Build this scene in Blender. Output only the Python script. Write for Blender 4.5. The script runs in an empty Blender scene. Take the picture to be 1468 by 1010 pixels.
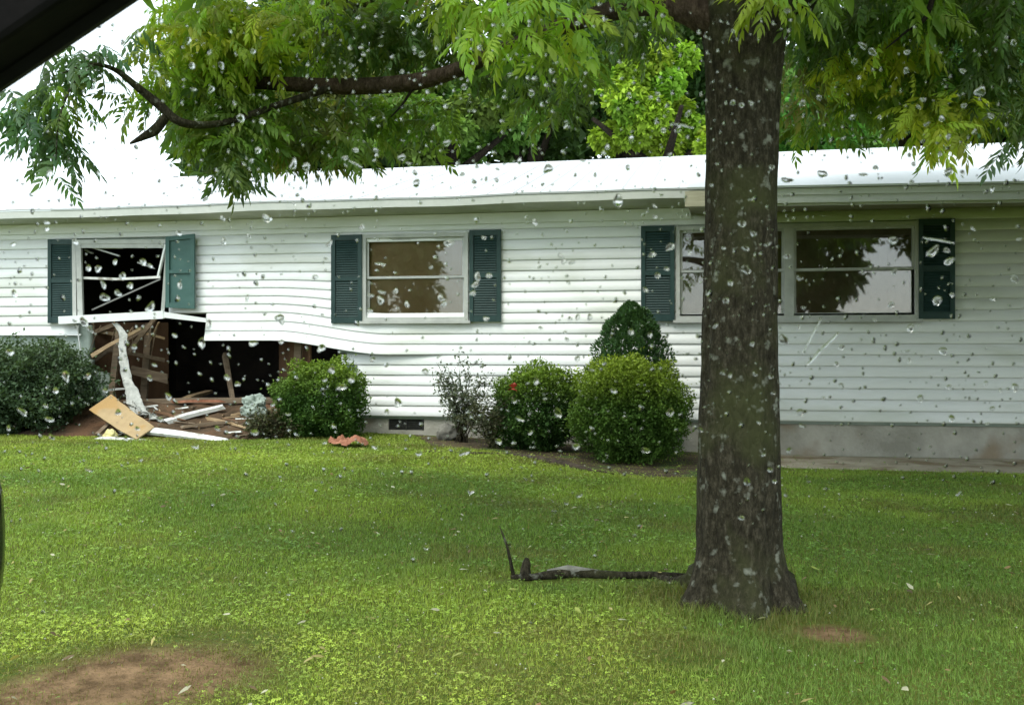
import bpy, bmesh, math, random
import numpy as np
from mathutils import Vector, Matrix, noise as mnoise
random.seed(7)
rng = np.random.default_rng(11)
D = bpy.data
SC = bpy.context.scene
COL = SC.collection

# ------------------------------------------------------------ camera, sky, sun, exposure
W, H, F = 1468.0, 1010.0, 1500.0
TH = math.radians(11.0)
EYE = Vector((12*math.sin(TH), -12*math.cos(TH), 1.12))
FWD = Vector((-math.sin(TH), math.cos(TH), 0))
RGT = Vector((math.cos(TH), math.sin(TH), 0))
UP = Vector((0, 0, 1))
cd = D.cameras.new('camera')
cam = D.objects.new('camera', cd)
COL.objects.link(cam)
cam.matrix_world = Matrix((RGT, UP, -FWD)).transposed().to_4x4()
cam.location = EYE
cd.sensor_width = 36
cd.lens = F/W*36
cd.clip_start = 0.02
cd.clip_end = 2000
cd.shift_y = -5/W
SC.camera = cam
cd.dof.use_dof = True
cd.dof.focus_distance = 10.5
cd.dof.aperture_fstop = 27

world = D.worlds.new('World')
SC.world = world
world.use_nodes = True
nt = world.node_tree
nt.nodes.clear()
wo = nt.nodes.new('ShaderNodeOutputWorld')
SUN_EL, SUN_AZ = math.radians(58), math.radians(200)
sky = nt.nodes.new('ShaderNodeTexSky')
sky.sky_type = 'NISHITA'
sky.sun_disc = False
sky.sun_elevation = SUN_EL
sky.sun_rotation = SUN_AZ
b1 = nt.nodes.new('ShaderNodeBackground')
b1.inputs[1].default_value = 0.05
nt.links.new(sky.outputs[0], b1.inputs[0])
# the closed cloud cover below that sky
tc = nt.nodes.new('ShaderNodeTexCoord')
nz = nt.nodes.new('ShaderNodeTexNoise')
nz.inputs['Scale'].default_value = 2.2
nz.inputs['Detail'].default_value = 6
cr = nt.nodes.new('ShaderNodeValToRGB')
cr.color_ramp.elements[0].color = (0.62, 0.68, 0.70, 1)
cr.color_ramp.elements[1].color = (0.95, 1.0, 0.98, 1)
cr.color_ramp.elements[0].position = 0.3
cr.color_ramp.elements[1].position = 0.62
b2 = nt.nodes.new('ShaderNodeBackground')
b2.inputs[1].default_value = 0.78
nt.links.new(tc.outputs['Generated'], nz.inputs['Vector'])
nt.links.new(nz.outputs['Fac'], cr.inputs[0])
nt.links.new(cr.outputs[0], b2.inputs[0])
ad = nt.nodes.new('ShaderNodeAddShader')
nt.links.new(b1.outputs[0], ad.inputs[0])
nt.links.new(b2.outputs[0], ad.inputs[1])
nt.links.new(ad.outputs[0], wo.inputs[0])

sd = D.lights.new('sun', 'SUN')
sd.energy = 0.9
sd.angle = math.radians(25)
sd.color = (1, 0.96, 0.88)
sun = D.objects.new('sun', sd)
COL.objects.link(sun)
sdir = Vector((math.sin(SUN_AZ)*math.cos(SUN_EL), math.cos(SUN_AZ)*math.cos(SUN_EL), math.sin(SUN_EL)))
sun.rotation_euler = sdir.to_track_quat('Z', 'Y').to_euler()
SC.view_settings.view_transform = 'Standard'
SC.view_settings.look = 'None'
SC.view_settings.gamma = 1
SC.view_settings.exposure = 1.25
SC.cycles.use_denoising = True
SC.cycles.max_bounces = 14
SC.cycles.transmission_bounces = 12
SC.cycles.transparent_max_bounces = 12
SC.cycles.diffuse_bounces = 4
SC.cycles.caustics_reflective = False
SC.cycles.caustics_refractive = False

# ------------------------------------------------------------ survey helpers
def ray(px, py):
    return FWD + RGT*((px - W/2)/F) + UP*((500.0 - py)/F)
def wall(px, py, off=0.0):
    d = ray(px, py)
    t = (-off - EYE.y)/d.y
    return EYE + d*t
def dep(px, py, t):
    return EYE + ray(px, py)*t
def topx(p):
    r = Vector(p) - EYE
    t = r.dot(FWD)
    return W/2 + F*r.dot(RGT)/t, 500.0 - F*r.z/t, t

def _hash(ix, iy, s):
    n = (ix*374761393 + iy*668265263 + s*2147483647) & 0x7fffffff
    n = ((n ^ (n >> 13))*1274126177) & 0x7fffffff
    return ((n ^ (n >> 16)) & 0xffff)/65535.0
def vnoise(x, y, s=0):
    x = np.asarray(x, float); y = np.asarray(y, float)
    ix = np.floor(x).astype(np.int64); iy = np.floor(y).astype(np.int64)
    fx = x-ix; fy = y-iy
    fx = fx*fx*(3-2*fx); fy = fy*fy*(3-2*fy)
    a = _hash(ix, iy, s); b = _hash(ix+1, iy, s); c = _hash(ix, iy+1, s); d = _hash(ix+1, iy+1, s)
    return (a*(1-fx)+b*fx)*(1-fy)+(c*(1-fx)+d*fx)*fy
def fbm(x, y, s=0, o=4):
    t = 0; a = 0.5; f = 1.0
    for i in range(o):
        t = t + a*vnoise(np.asarray(x)*f, np.asarray(y)*f, s+i); a *= 0.5; f *= 2.03
    return t
def sstep(a, b, x):
    t = np.clip((np.asarray(x, float)-a)/(b-a), 0, 1)
    return t*t*(3-2*t)

def gz(x, y):
    """height of the ground"""
    x = np.asarray(x, float); y = np.asarray(y, float)
    hs = 0.13 - 0.17*sstep(-2, 3.0, x)
    near = sstep(-7.5, -1.0, y)
    z = hs*near*sstep(60, 20, np.abs(y))
    z = z + 0.05*(fbm(x*0.7, y*0.7, 3)-0.47)*sstep(-0.6, -2.0, y)
    z = z + 0.02*(fbm(x*3, y*3, 5)-0.47)*sstep(-0.6, -1.6, y)
    # worn hollow at the near left, low lip of the bed edge
    return z
def gpt(px, py):
    """point of the ground seen at a pixel"""
    d = ray(px, py)
    t = 1.12/max(1e-4, -d.z)
    for i in range(12):
        p = EYE + d*t
        t = (1.12-float(gz(p.x, p.y)))/(-d.z)
    return EYE + d*t

# ------------------------------------------------------------ materials
def mat(name, color, rough=0.6, spec=0.3, nodes=None, metallic=0.0):
    m = D.materials.new(name)
    m.use_nodes = True
    b = m.node_tree.nodes['Principled BSDF']
    b.inputs['Base Color'].default_value = (*color, 1)
    b.inputs['Roughness'].default_value = rough
    b.inputs['Specular IOR Level'].default_value = spec
    b.inputs['Metallic'].default_value = metallic
    if nodes: nodes(m.node_tree, b)
    return m
def N(t, kind, **kw):
    n = t.nodes.new(kind)
    for k, v in kw.items():
        if k in n.inputs: n.inputs[k].default_value = v
        else: setattr(n, k, v)
    return n
def noisy(c1, c2, scale=4.0, rough=0.6, bump=0.0, bscale=40.0, stretch=(1, 1, 1), lo=0.35, hi=0.65, spec=0.3, c3=None, s3=1.0, name='m'):
    def f(t, b):
        tc = N(t, 'ShaderNodeTexCoord'); mp = N(t, 'ShaderNodeMapping')
        mp.inputs['Scale'].default_value = stretch
        t.links.new(tc.outputs['Object'], mp.inputs[0])
        n = N(t, 'ShaderNodeTexNoise', Scale=scale, Detail=8.0, Roughness=0.65)
        t.links.new(mp.outputs[0], n.inputs['Vector'])
        r = N(t, 'ShaderNodeValToRGB')
        r.color_ramp.elements[0].position = lo; r.color_ramp.elements[1].position = hi
        r.color_ramp.elements[0].color = (*c1, 1); r.color_ramp.elements[1].color = (*c2, 1)
        t.links.new(n.outputs['Fac'], r.inputs[0])
        out = r.outputs[0]
        if c3:
            n3 = N(t, 'ShaderNodeTexNoise', Scale=s3, Detail=5.0)
            t.links.new(mp.outputs[0], n3.inputs['Vector'])
            r3 = N(t, 'ShaderNodeValToRGB')
            r3.color_ramp.elements[0].position = 0.52; r3.color_ramp.elements[1].position = 0.62
            t.links.new(n3.outputs['Fac'], r3.inputs[0])
            mx = N(t, 'ShaderNodeMix', data_type='RGBA')
            mx.inputs[7].default_value = (*c3, 1)
            t.links.new(r3.outputs[0], mx.inputs[0]); t.links.new(out, mx.inputs[6])
            out = mx.outputs[2]
        t.links.new(out, b.inputs['Base Color'])
        if bump:
            n2 = N(t, 'ShaderNodeTexNoise', Scale=bscale, Detail=8.0)
            t.links.new(mp.outputs[0], n2.inputs['Vector'])
            bp = N(t, 'ShaderNodeBump', Strength=bump, Distance=0.02)
            t.links.new(n2.outputs['Fac'], bp.inputs['Height'])
            t.links.new(bp.outputs[0], b.inputs['Normal'])
    return mat(name, c1, rough, spec, f)

def leafmat(name, trans=0.4, rough=0.45, spec=0.35):
    m = D.materials.new(name); m.use_nodes = True
    t = m.node_tree; b = t.nodes['Principled BSDF']
    a = N(t, 'ShaderNodeAttribute', attribute_name='Col')
    b.inputs['Roughness'].default_value = rough
    b.inputs['Specular IOR Level'].default_value = spec
    t.links.new(a.outputs['Color'], b.inputs['Base Color'])
    tr = N(t, 'ShaderNodeBsdfTranslucent')
    g = N(t, 'ShaderNodeMix', data_type='RGBA', blend_type='MULTIPLY')
    g.inputs[0].default_value = 1.0; g.inputs[7].default_value = (1.1, 1.15, 0.5, 1)
    t.links.new(a.outputs['Color'], g.inputs[6]); t.links.new(g.outputs[2], tr.inputs[0])
    mx = N(t, 'ShaderNodeMixShader'); mx.inputs[0].default_value = trans
    t.links.new(b.outputs[0], mx.inputs[1]); t.links.new(tr.outputs[0], mx.inputs[2])
    t.links.new(mx.outputs[0], t.nodes['Material Output'].inputs[0])
    return m

M = {}
M['siding'] = noisy((0.77, 0.79, 0.78), (0.83, 0.84, 0.835), 0.9, 0.38, 0.05, 60, (1, 1, 3), name='vinyl siding', c3=(.66, .68, .63), s3=.55)
M['trim'] = noisy((0.74, 0.76, 0.75), (0.82, 0.83, 0.82), 3, 0.4, name='white trim')
M['soffit'] = noisy((0.42, 0.43, 0.37), (0.55, 0.56, 0.50), 3, 0.6, name='soffit')
M['roof'] = noisy((0.56, 0.58, 0.60), (0.66, 0.67, 0.69), 1.2, 0.4, 0.04, 8, (1, .15, 1), name='white metal roofing')
M['shutter'] = noisy((0.018, 0.044, 0.042), (0.030, 0.064, 0.060), 6, 0.5, 0.1, 30, name='green shutter')
M['shutter_faded'] = noisy((0.045, 0.105, 0.095), (0.06, 0.13, 0.115), 6, 0.5, 0.1, 30, name='faded green shutter')
M['frame'] = noisy((0.40, 0.41, 0.40), (0.52, 0.53, 0.51), 8, 0.4, name='grey aluminium')
M['sheath'] = noisy((0.26, 0.32, 0.28), (0.36, 0.41, 0.36), 3, 0.8, 0.2, 20, name='sheathing board')
M['concrete'] = noisy((0.26, 0.25, 0.21), (0.42, 0.40, 0.35), 2.5, 0.9, 0.35, 30, name='foundation concrete', c3=(0.26, 0.21, 0.15), s3=1.1)
M['path'] = noisy((0.25, 0.21, 0.15), (0.38, 0.34, 0.26), 3, 0.9, 0.5, 25, name='path', c3=(0.20, 0.15, 0.09), s3=2)
M['dark'] = noisy((0.022, 0.018, 0.016), (0.055, 0.042, 0.034), 3, 0.9, name='shade-dark interior')  # near-black: the darkness of the unlit rooms is put into the colour
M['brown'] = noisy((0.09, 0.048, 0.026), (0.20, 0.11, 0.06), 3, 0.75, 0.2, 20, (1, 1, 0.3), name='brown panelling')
M['lumber'] = noisy((0.30, 0.20, 0.11), (0.46, 0.34, 0.20), 6, 0.8, 0.2, 60, (0.4, 4, 4), name='broken lumber')
M['oldlumber'] = noisy((0.12, 0.085, 0.055), (0.24, 0.18, 0.12), 6, 0.8, 0.2, 60, (0.4, 4, 4), name='weathered lumber')
M['whiteboard'] = noisy((0.62, 0.62, 0.59), (0.80, 0.80, 0.77), 5, 0.6, 0.2, 40, name='white painted board', c3=(0.38, 0.36, 0.31), s3=7)
M['tan'] = noisy((0.37, 0.265, 0.14), (0.45, 0.33, 0.18), 5, 0.75, 0.15, 60, name='tan fibreboard', c3=(0.40, 0.25, 0.10), s3=2.5)
M['insul'] = noisy((0.34, 0.35, 0.32), (0.56, 0.56, 0.52), 9, 0.9, 0.8, 30, name='crumpled wrap')
M['dirt'] = noisy((0.04, 0.026, 0.014), (0.11, 0.068, 0.038), 5, 0.95, 0.9, 30, name='bare soil', c3=(0.14, 0.075, 0.04), s3=2)
M['worn'] = noisy((0.10, 0.075, 0.035), (0.26, 0.17, 0.095), 7, 0.95, 1.0, 40, name='worn lawn soil', c3=(.13, .085, .045), s3=9)
M['curtain'] = noisy((0.50, 0.33, 0.15), (0.62, 0.45, 0.25), 2.0, 0.9, 0.1, 10, name='brown blind')
M['curtain2'] = noisy((0.13, 0.095, 0.062), (0.20, 0.15, 0.10), 3, 0.9, 0.1, 10, name='dim brown blind')
M['black'] = noisy((0.004, 0.004, 0.004), (0.008, 0.007, 0.007), 60, 0.85, 0.05, 300, spec=.12, name='black plastic')
M['gloss'] = mat('gloss black paint', (0.006, 0.007, 0.008), 0.12, 0.5)
M['rubber'] = mat('black rubber', (0.008, 0.008, 0.008), 0.7, 0.3)
M['carpaint'] = mat('dark car paint', (0.02, 0.022, 0.025), 0.25, 0.5)
M['vent'] = noisy((0.02, 0.02, 0.018), (0.05, 0.05, 0.045), 20, 0.7, name='dark vent')
M['terra'] = noisy((0.20, 0.075, 0.04), (0.40, 0.18, 0.11), 9, 0.85, 0.5, 30, name='terracotta cloth')
M['stone'] = noisy((0.10, 0.095, 0.08), (0.22, 0.21, 0.18), 6, 0.9, 0.6, 20, name='grey stone')
M['yellow'] = noisy((0.62, 0.55, 0.22), (0.70, 0.64, 0.33), 12, 0.9, 0.6, 40, name='yellow foam')
M['red'] = mat('red petals', (0.42, 0.07, 0.045), 0.6)

def barkmat(name, c1, c2, c3, moss, lich):
    m = D.materials.new(name); m.use_nodes = True
    t = m.node_tree; b = t.nodes['Principled BSDF']
    b.inputs['Roughness'].default_value = 0.9; b.inputs['Specular IOR Level'].default_value = 0.15
    tc = N(t, 'ShaderNodeTexCoord'); mp = N(t, 'ShaderNodeMapping'); mp.inputs['Scale'].default_value = (1, 1, 0.42)
    t.links.new(tc.outputs['Object'], mp.inputs[0])
    n = N(t, 'ShaderNodeTexNoise', Scale=42.0, Detail=12.0, Roughness=0.8)
    t.links.new(mp.outputs[0], n.inputs['Vector'])
    r = N(t, 'ShaderNodeValToRGB'); r.color_ramp.elements[0].position = 0.36; r.color_ramp.elements[1].position = 0.64
    r.color_ramp.elements[0].color = (*c1, 1); r.color_ramp.elements[1].color = (*c3, 1)
    e = r.color_ramp.elements.new(0.52); e.color = (*c2, 1)
    t.links.new(n.outputs['Fac'], r.inputs[0])
    def layer(prev, scale, lo, hi, col, detail=6.0, coord=tc.outputs['Object']):
        q = N(t, 'ShaderNodeTexNoise', Scale=scale, Detail=detail); t.links.new(coord, q.inputs['Vector'])
        rr = N(t, 'ShaderNodeValToRGB'); rr.color_ramp.elements[0].position = lo; rr.color_ramp.elements[1].position = hi
        t.links.new(q.outputs['Fac'], rr.inputs[0])
        mx = N(t, 'ShaderNodeMix', data_type='RGBA'); mx.inputs[7].default_value = (*col, 1)
        t.links.new(rr.outputs[0], mx.inputs[0]); t.links.new(prev, mx.inputs[6]); return mx.outputs[2]
    o = layer(r.outputs[0], 3.5, 0.5, 0.68, moss)
    if lich: o = layer(o, 19.0, 0.60, 0.72, lich, 8.0)
    t.links.new(o, b.inputs['Base Color'])
    v = N(t, 'ShaderNodeTexVoronoi', Scale=30.0, feature='DISTANCE_TO_EDGE')
    t.links.new(mp.outputs[0], v.inputs['Vector'])
    ma = N(t, 'ShaderNodeMath', operation='ADD'); t.links.new(v.outputs['Distance'], ma.inputs[0]); t.links.new(n.outputs['Fac'], ma.inputs[1])
    bp = N(t, 'ShaderNodeBump', Strength=1.0, Distance=0.05); t.links.new(ma.outputs[0], bp.inputs['Height'])
    t.links.new(bp.outputs[0], b.inputs['Normal'])
    return m
M['bark'] = barkmat('ridged bark', (0.020, 0.017, 0.011), (0.070, 0.060, 0.038), (0.17, 0.148, 0.105), (0.095, 0.10, 0.042), (0.36, 0.37, 0.30))
M['bark_dark'] = barkmat('dark bark', (0.012, 0.01, 0.008), (0.035, 0.027, 0.02), (0.07, 0.055, 0.04), (0.03, 0.03, 0.018), None)
M['bark_red'] = barkmat('limb bark', (0.05, 0.032, 0.024), (0.13, 0.09, 0.066), (0.24, 0.175, 0.135), (0.06, 0.045, 0.03), None)
M['leaf'] = leafmat('leaves', 0.5)
M['leaf_far'] = leafmat('far leaves', 0.35, .6, .15)
M['bush'] = leafmat('bush leaves', 0.25, 0.55, 0.15)
M['grass'] = leafmat('grass blades', 0.3, 0.5, 0.25)

def glassmat(name, ior, tint=(1, 1, 1)):
    m = D.materials.new(name); m.use_nodes = True
    t = m.node_tree; t.nodes.clear()
    o = N(t, 'ShaderNodeOutputMaterial'); g = N(t, 'ShaderNodeBsdfGlass', Roughness=0.0, IOR=ior, Color=(*tint, 1))
    t.links.new(g.outputs[0], o.inputs[0]); return m
M['water'] = glassmat('rain water', 1.33)
def clearpane():
    m = D.materials.new('clean car glass'); m.use_nodes = True
    t = m.node_tree; t.nodes.clear()
    o = N(t, 'ShaderNodeOutputMaterial'); g = N(t, 'ShaderNodeBsdfTransparent', Color=(.985, .995, .985, 1))
    t.links.new(g.outputs[0], o.inputs[0]); return m
M['carglass'] = clearpane()
def panemat():
    m = D.materials.new('window glass'); m.use_nodes = True
    t = m.node_tree; t.nodes.clear()
    o = N(t, 'ShaderNodeOutputMaterial'); tr = N(t, 'ShaderNodeBsdfTransparent'); gl = N(t, 'ShaderNodeBsdfGlossy', Roughness=0.02)
    fr = N(t, 'ShaderNodeFresnel', IOR=1.8); mx = N(t, 'ShaderNodeMixShader')
    t.links.new(fr.outputs[0], mx.inputs[0]); t.links.new(tr.outputs[0], mx.inputs[1]); t.links.new(gl.outputs[0], mx.inputs[2])
    t.links.new(mx.outputs[0], o.inputs[0]); return m
M['pane'] = panemat()

# ------------------------------------------------------------ mesh helpers
class MB:
    def __init__(s): s.v = []; s.f = []
    def add(s, vs, fs):
        o = len(s.v); s.v += [tuple(v) for v in vs]; s.f += [tuple(i+o for i in f) for f in fs]
    def box(s, a, b, rot=None, pivot=None):
        x0, y0, z0 = a; x1, y1, z1 = b
        vs = [Vector(p) for p in ((x0,y0,z0),(x1,y0,z0),(x1,y1,z0),(x0,y1,z0),(x0,y0,z1),(x1,y0,z1),(x1,y1,z1),(x0,y1,z1))]
        if rot is not None:
            vs = [rot @ (v-pivot) + pivot for v in vs]
        s.add(vs, ((0,3,2,1),(4,5,6,7),(0,1,5,4),(1,2,6,5),(2,3,7,6),(3,0,4,7)))
    def beam(s, a, b, w, h, roll=0.0, taper=1.0, segs=1, bend=None):
        """rectangular plank from a to b, w across, h thick"""
        a = Vector(a); b = Vector(b); d = (b-a).normalized()
        u = d.cross(UP); u = u.normalized() if u.length > 1e-3 else Vector((1,0,0))
        v = u.cross(d); q = Matrix.Rotation(roll, 3, d); u = q@u; v = q@v
        rings = []
        for i in range(segs+1):
            t = i/segs; c = a.lerp(b, t)
            if bend: c = c + Vector(bend(t))
            k = 1+(taper-1)*t
            rings.append([c+u*(w/2*k)*sx+v*(h/2*k)*sy for sx, sy in ((-1,-1),(1,-1),(1,1),(-1,1))])
        o = len(s.v)
        for r in rings: s.v += [tuple(p) for p in r]
        for i in range(segs):
            for j in range(4):
                k = (j+1) % 4
                s.f.append((o+i*4+j, o+i*4+k, o+i*4+4+k, o+i*4+4+j))
        s.f.append((o+3, o+2, o+1, o)); e = o+segs*4; s.f.append((e, e+1, e+2, e+3))
    def tube(s, pts, rad, n=10, wob=0.0, seed=0):
        pts = [Vector(p) for p in pts]; o = len(s.v); k = len(pts)
        pu = None
        for i, p in enumerate(pts):
            d = (pts[min(i+1, k-1)]-pts[max(i-1, 0)]).normalized()
            if pu is None:
                u = d.cross(Vector((0.3, 1, 0.1))).normalized()
            else:
                u = (pu - d*pu.dot(d)).normalized()
            pu = u; v = d.cross(u)
            r = rad[i] if hasattr(rad, '__len__') else rad
            for j in range(n):
                a = 2*math.pi*j/n
                rr = r*(1+wob*mnoise.noise(Vector((math.cos(a)*1.7+seed, math.sin(a)*1.7, p.length*2.3))))
                s.v.append(tuple(p+u*math.cos(a)*rr+v*math.sin(a)*rr))
        for i in range(k-1):
            for j in range(n):
                q = (j+1) % n
                s.f.append((o+i*n+j, o+i*n+q, o+(i+1)*n+q, o+(i+1)*n+j))
        s.f.append(tuple(o+j for j in range(n))[::-1]); s.f.append(tuple(o+(k-1)*n+j for j in range(n)))
    def build(s, name, m, parent=None, smooth=False, bevel=0.0):
        me = D.meshes.new(name); me.from_pydata(s.v, [], s.f); me.update()
        bm = bmesh.new(); bm.from_mesh(me); bmesh.ops.recalc_face_normals(bm, faces=bm.faces); bm.to_mesh(me); bm.free()
        me.materials.append(m)
        if smooth: me.polygons.foreach_set('use_smooth', [True]*len(me.polygons))
        o = D.objects.new(name, me); COL.objects.link(o)
        if parent: put_under(o, parent)
        if bevel:
            bv = o.modifiers.new('bevel', 'BEVEL'); bv.width = bevel; bv.segments = 2; bv.limit_method = 'ANGLE'
        return o
def put_under(o, parent):
    """child meshes are written in world coordinates: shift them to the parent's frame"""
    p = parent; off = Vector((0, 0, 0))
    while p: off += p.location; p = p.parent
    o.parent = parent
    o.location = -off
    return o
def npmesh(name, V, Fc, m, cols=None, parent=None, smooth=False):
    """V (n,3) float, Fc (k,3|4) int arrays (list allowed), cols (n,3)"""
    me = D.meshes.new(name)
    if not isinstance(Fc, (list, tuple)): Fc = [Fc]
    me.vertices.add(len(V)); me.vertices.foreach_set('co', np.ascontiguousarray(V, np.float32).ravel())
    loops = np.concatenate([f.ravel() for f in Fc]); cnt = np.concatenate([np.full(len(f), f.shape[1]) for f in Fc])
    st = np.concatenate([[0], np.cumsum(cnt)[:-1]])
    me.loops.add(len(loops)); me.loops.foreach_set('vertex_index', loops.astype(np.int32))
    me.polygons.add(len(cnt)); me.polygons.foreach_set('loop_start', st.astype(np.int32))
    me.polygons.foreach_set('loop_total', cnt.astype(np.int32))
    if smooth: me.polygons.foreach_set('use_smooth', np.ones(len(cnt), bool))
    me.update(calc_edges=True); me.validate()
    if cols is not None:
        a = me.color_attributes.new('Col', 'FLOAT_COLOR', 'POINT')
        c4 = np.ones((len(V), 4), np.float32); c4[:, :3] = cols
        a.data.foreach_set('color', c4.ravel())
    me.materials.append(m)
    o = D.objects.new(name, me); COL.objects.link(o)
    if parent: put_under(o, parent)
    return o
def tag(o, label=None, cat=None, group=None, kind=None):
    if label: o['label'] = label
    if cat: o['category'] = cat
    if group: o['group'] = group
    if kind: o['kind'] = kind
    return o
def thing(name, label, cat, loc=(0, 0, 0), group=None):
    o = D.objects.new(name, None); COL.objects.link(o); o.location = loc; o.empty_display_size = 0.2
    return tag(o, label, cat, group)

# leaf shapes -----------------------------------------------------------
def leaflet(L, w, droop=0.15):
    t = np.array([[0, 0, 0], [0.33*L, w, -0.2*w], [0.33*L, -w, -0.2*w], [0.70*L, 0.62*w, -droop*L*0.5], [0.70*L, -0.62*w, -droop*L*0.5], [L, 0, -droop*L], [0.33*L, 0, 0.25*w], [0.7*L, 0, -droop*L*0.35]])
    f = np.array([[0, 2, 6], [0, 6, 1], [3, 7, 5], [7, 4, 5]]); q = np.array([[1, 6, 7, 3], [6, 2, 4, 7]])
    return t, f, q
def compound(npair=5, R=0.34, L=0.105, w=0.017, seed=0, curl=0.5):
    r = np.random.default_rng(seed)
    Vs = []; Fs = []; Qs = []; n = 0
    def put(P, ang, tilt, s):
        nonlocal n
        t, f, q = leaflet(L*s, w*s, 0.25)
        ct, sn = math.cos(tilt), math.sin(tilt)
        t = np.stack([t[:, 0]*ct+t[:, 2]*sn, t[:, 1], -t[:, 0]*sn+t[:, 2]*ct], 1)
        c, s_ = math.cos(ang), math.sin(ang)
        t = np.stack([t[:, 0]*c-t[:, 1]*s_, t[:, 0]*s_+t[:, 1]*c, t[:, 2]], 1)+P
        Vs.append(t); Fs.append(f+n); Qs.append(q+n); n += len(t)
    def arc(u):
        a = curl*u
        return np.array([R*u*math.cos(a*0.6), 0, -R*u*math.sin(a*0.9)])
    for i in range(npair):
        u = 0.28+0.62*i/max(1, npair-1)
        for sd_ in (1, -1):
            put(arc(u+r.uniform(-.02, .02)), sd_*(1.05+r.uniform(-.2, .2)-0.3*u), 0.25+curl*u*0.6+r.uniform(-.15, .35), 0.8+0.3*math.sin(u*3)+r.uniform(-.12, .12))
    put(arc(1.0), r.uniform(-.2, .2), 0.4+curl*0.6, 1.05)
    a, b, c = arc(0), arc(0.5), arc(1.0)
    h = 0.0022
    rv = np.array([a+[0, h, 0], a-[0, h, 0], b+[0, h, 0], b-[0, h, 0], c+[0, h, 0], c-[0, h, 0]])
    Vs.append(rv); Qs.append(np.array([[0, 1, 3, 2], [2, 3, 5, 4]])+n)
    return np.concatenate(Vs), np.concatenate(Fs), np.concatenate(Qs)
def rotmats(yaw, pitch, roll):
    cy, sy = np.cos(yaw), np.sin(yaw); cp, sp = np.cos(pitch), np.sin(pitch); cr_, sr = np.cos(roll), np.sin(roll)
    z = np.zeros_like(yaw); o = np.ones_like(yaw)
    Rz = np.stack([np.stack([cy, -sy, z], -1), np.stack([sy, cy, z], -1), np.stack([z, z, o], -1)], -2)
    Ry = np.stack([np.stack([cp, z, sp], -1), np.stack([z, o, z], -1), np.stack([-sp, z, cp], -1)], -2)
    Rx = np.stack([np.stack([o, z, z], -1), np.stack([z, cr_, -sr], -1), np.stack([z, sr, cr_], -1)], -2)
    return Rz @ Ry @ Rx
def scatter(shapes, P, yaw, pitch, roll, scale, col):
    """copies of the shapes at P, joined in one set of arrays"""
    Vs, Fs, Qs, Cs = [], [], [], []; base = 0
    k = len(shapes); idx = np.arange(len(P)) % k
    for s in range(k):
        sel = idx == s
        if not sel.any(): continue
        V, F3, F4 = shapes[s]
        R = rotmats(yaw[sel], pitch[sel], roll[sel])
        X = np.einsum('nij,vj->nvi', R, V)*scale[sel][:, None, None]+P[sel][:, None, :]
        m = len(X); nv = len(V); off = (np.arange(m)*nv)[:, None, None]+base
        Vs.append(X.reshape(-1, 3)); Cs.append(np.repeat(col[sel], nv, 0))
        if len(F3): Fs.append((F3[None]+off).reshape(-1, F3.shape[1]))
        if len(F4): Qs.append((F4[None]+off).reshape(-1, F4.shape[1]))
        base += m*nv
    out = []
    if Fs: out.append(np.concatenate(Fs))
    if Qs: out.append(np.concatenate(Qs))
    return np.concatenate(Vs), out, np.concatenate(Cs)
CL = [compound(5, 0.34, 0.115, 0.019, s, 0.6) for s in range(3)] + [compound(4, 0.28, 0.12, 0.021, 9, 0.9), compound(6, 0.40, 0.11, 0.018, 12, 0.4)]
SIMPLE = [(np.array([[0, 0, 0], [0.5, 0.28, 0.05], [0.5, -0.28, 0.05], [1, 0, -0.1]]), np.zeros((0, 3), int), np.array([[0, 2, 3, 1]]))]

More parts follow.
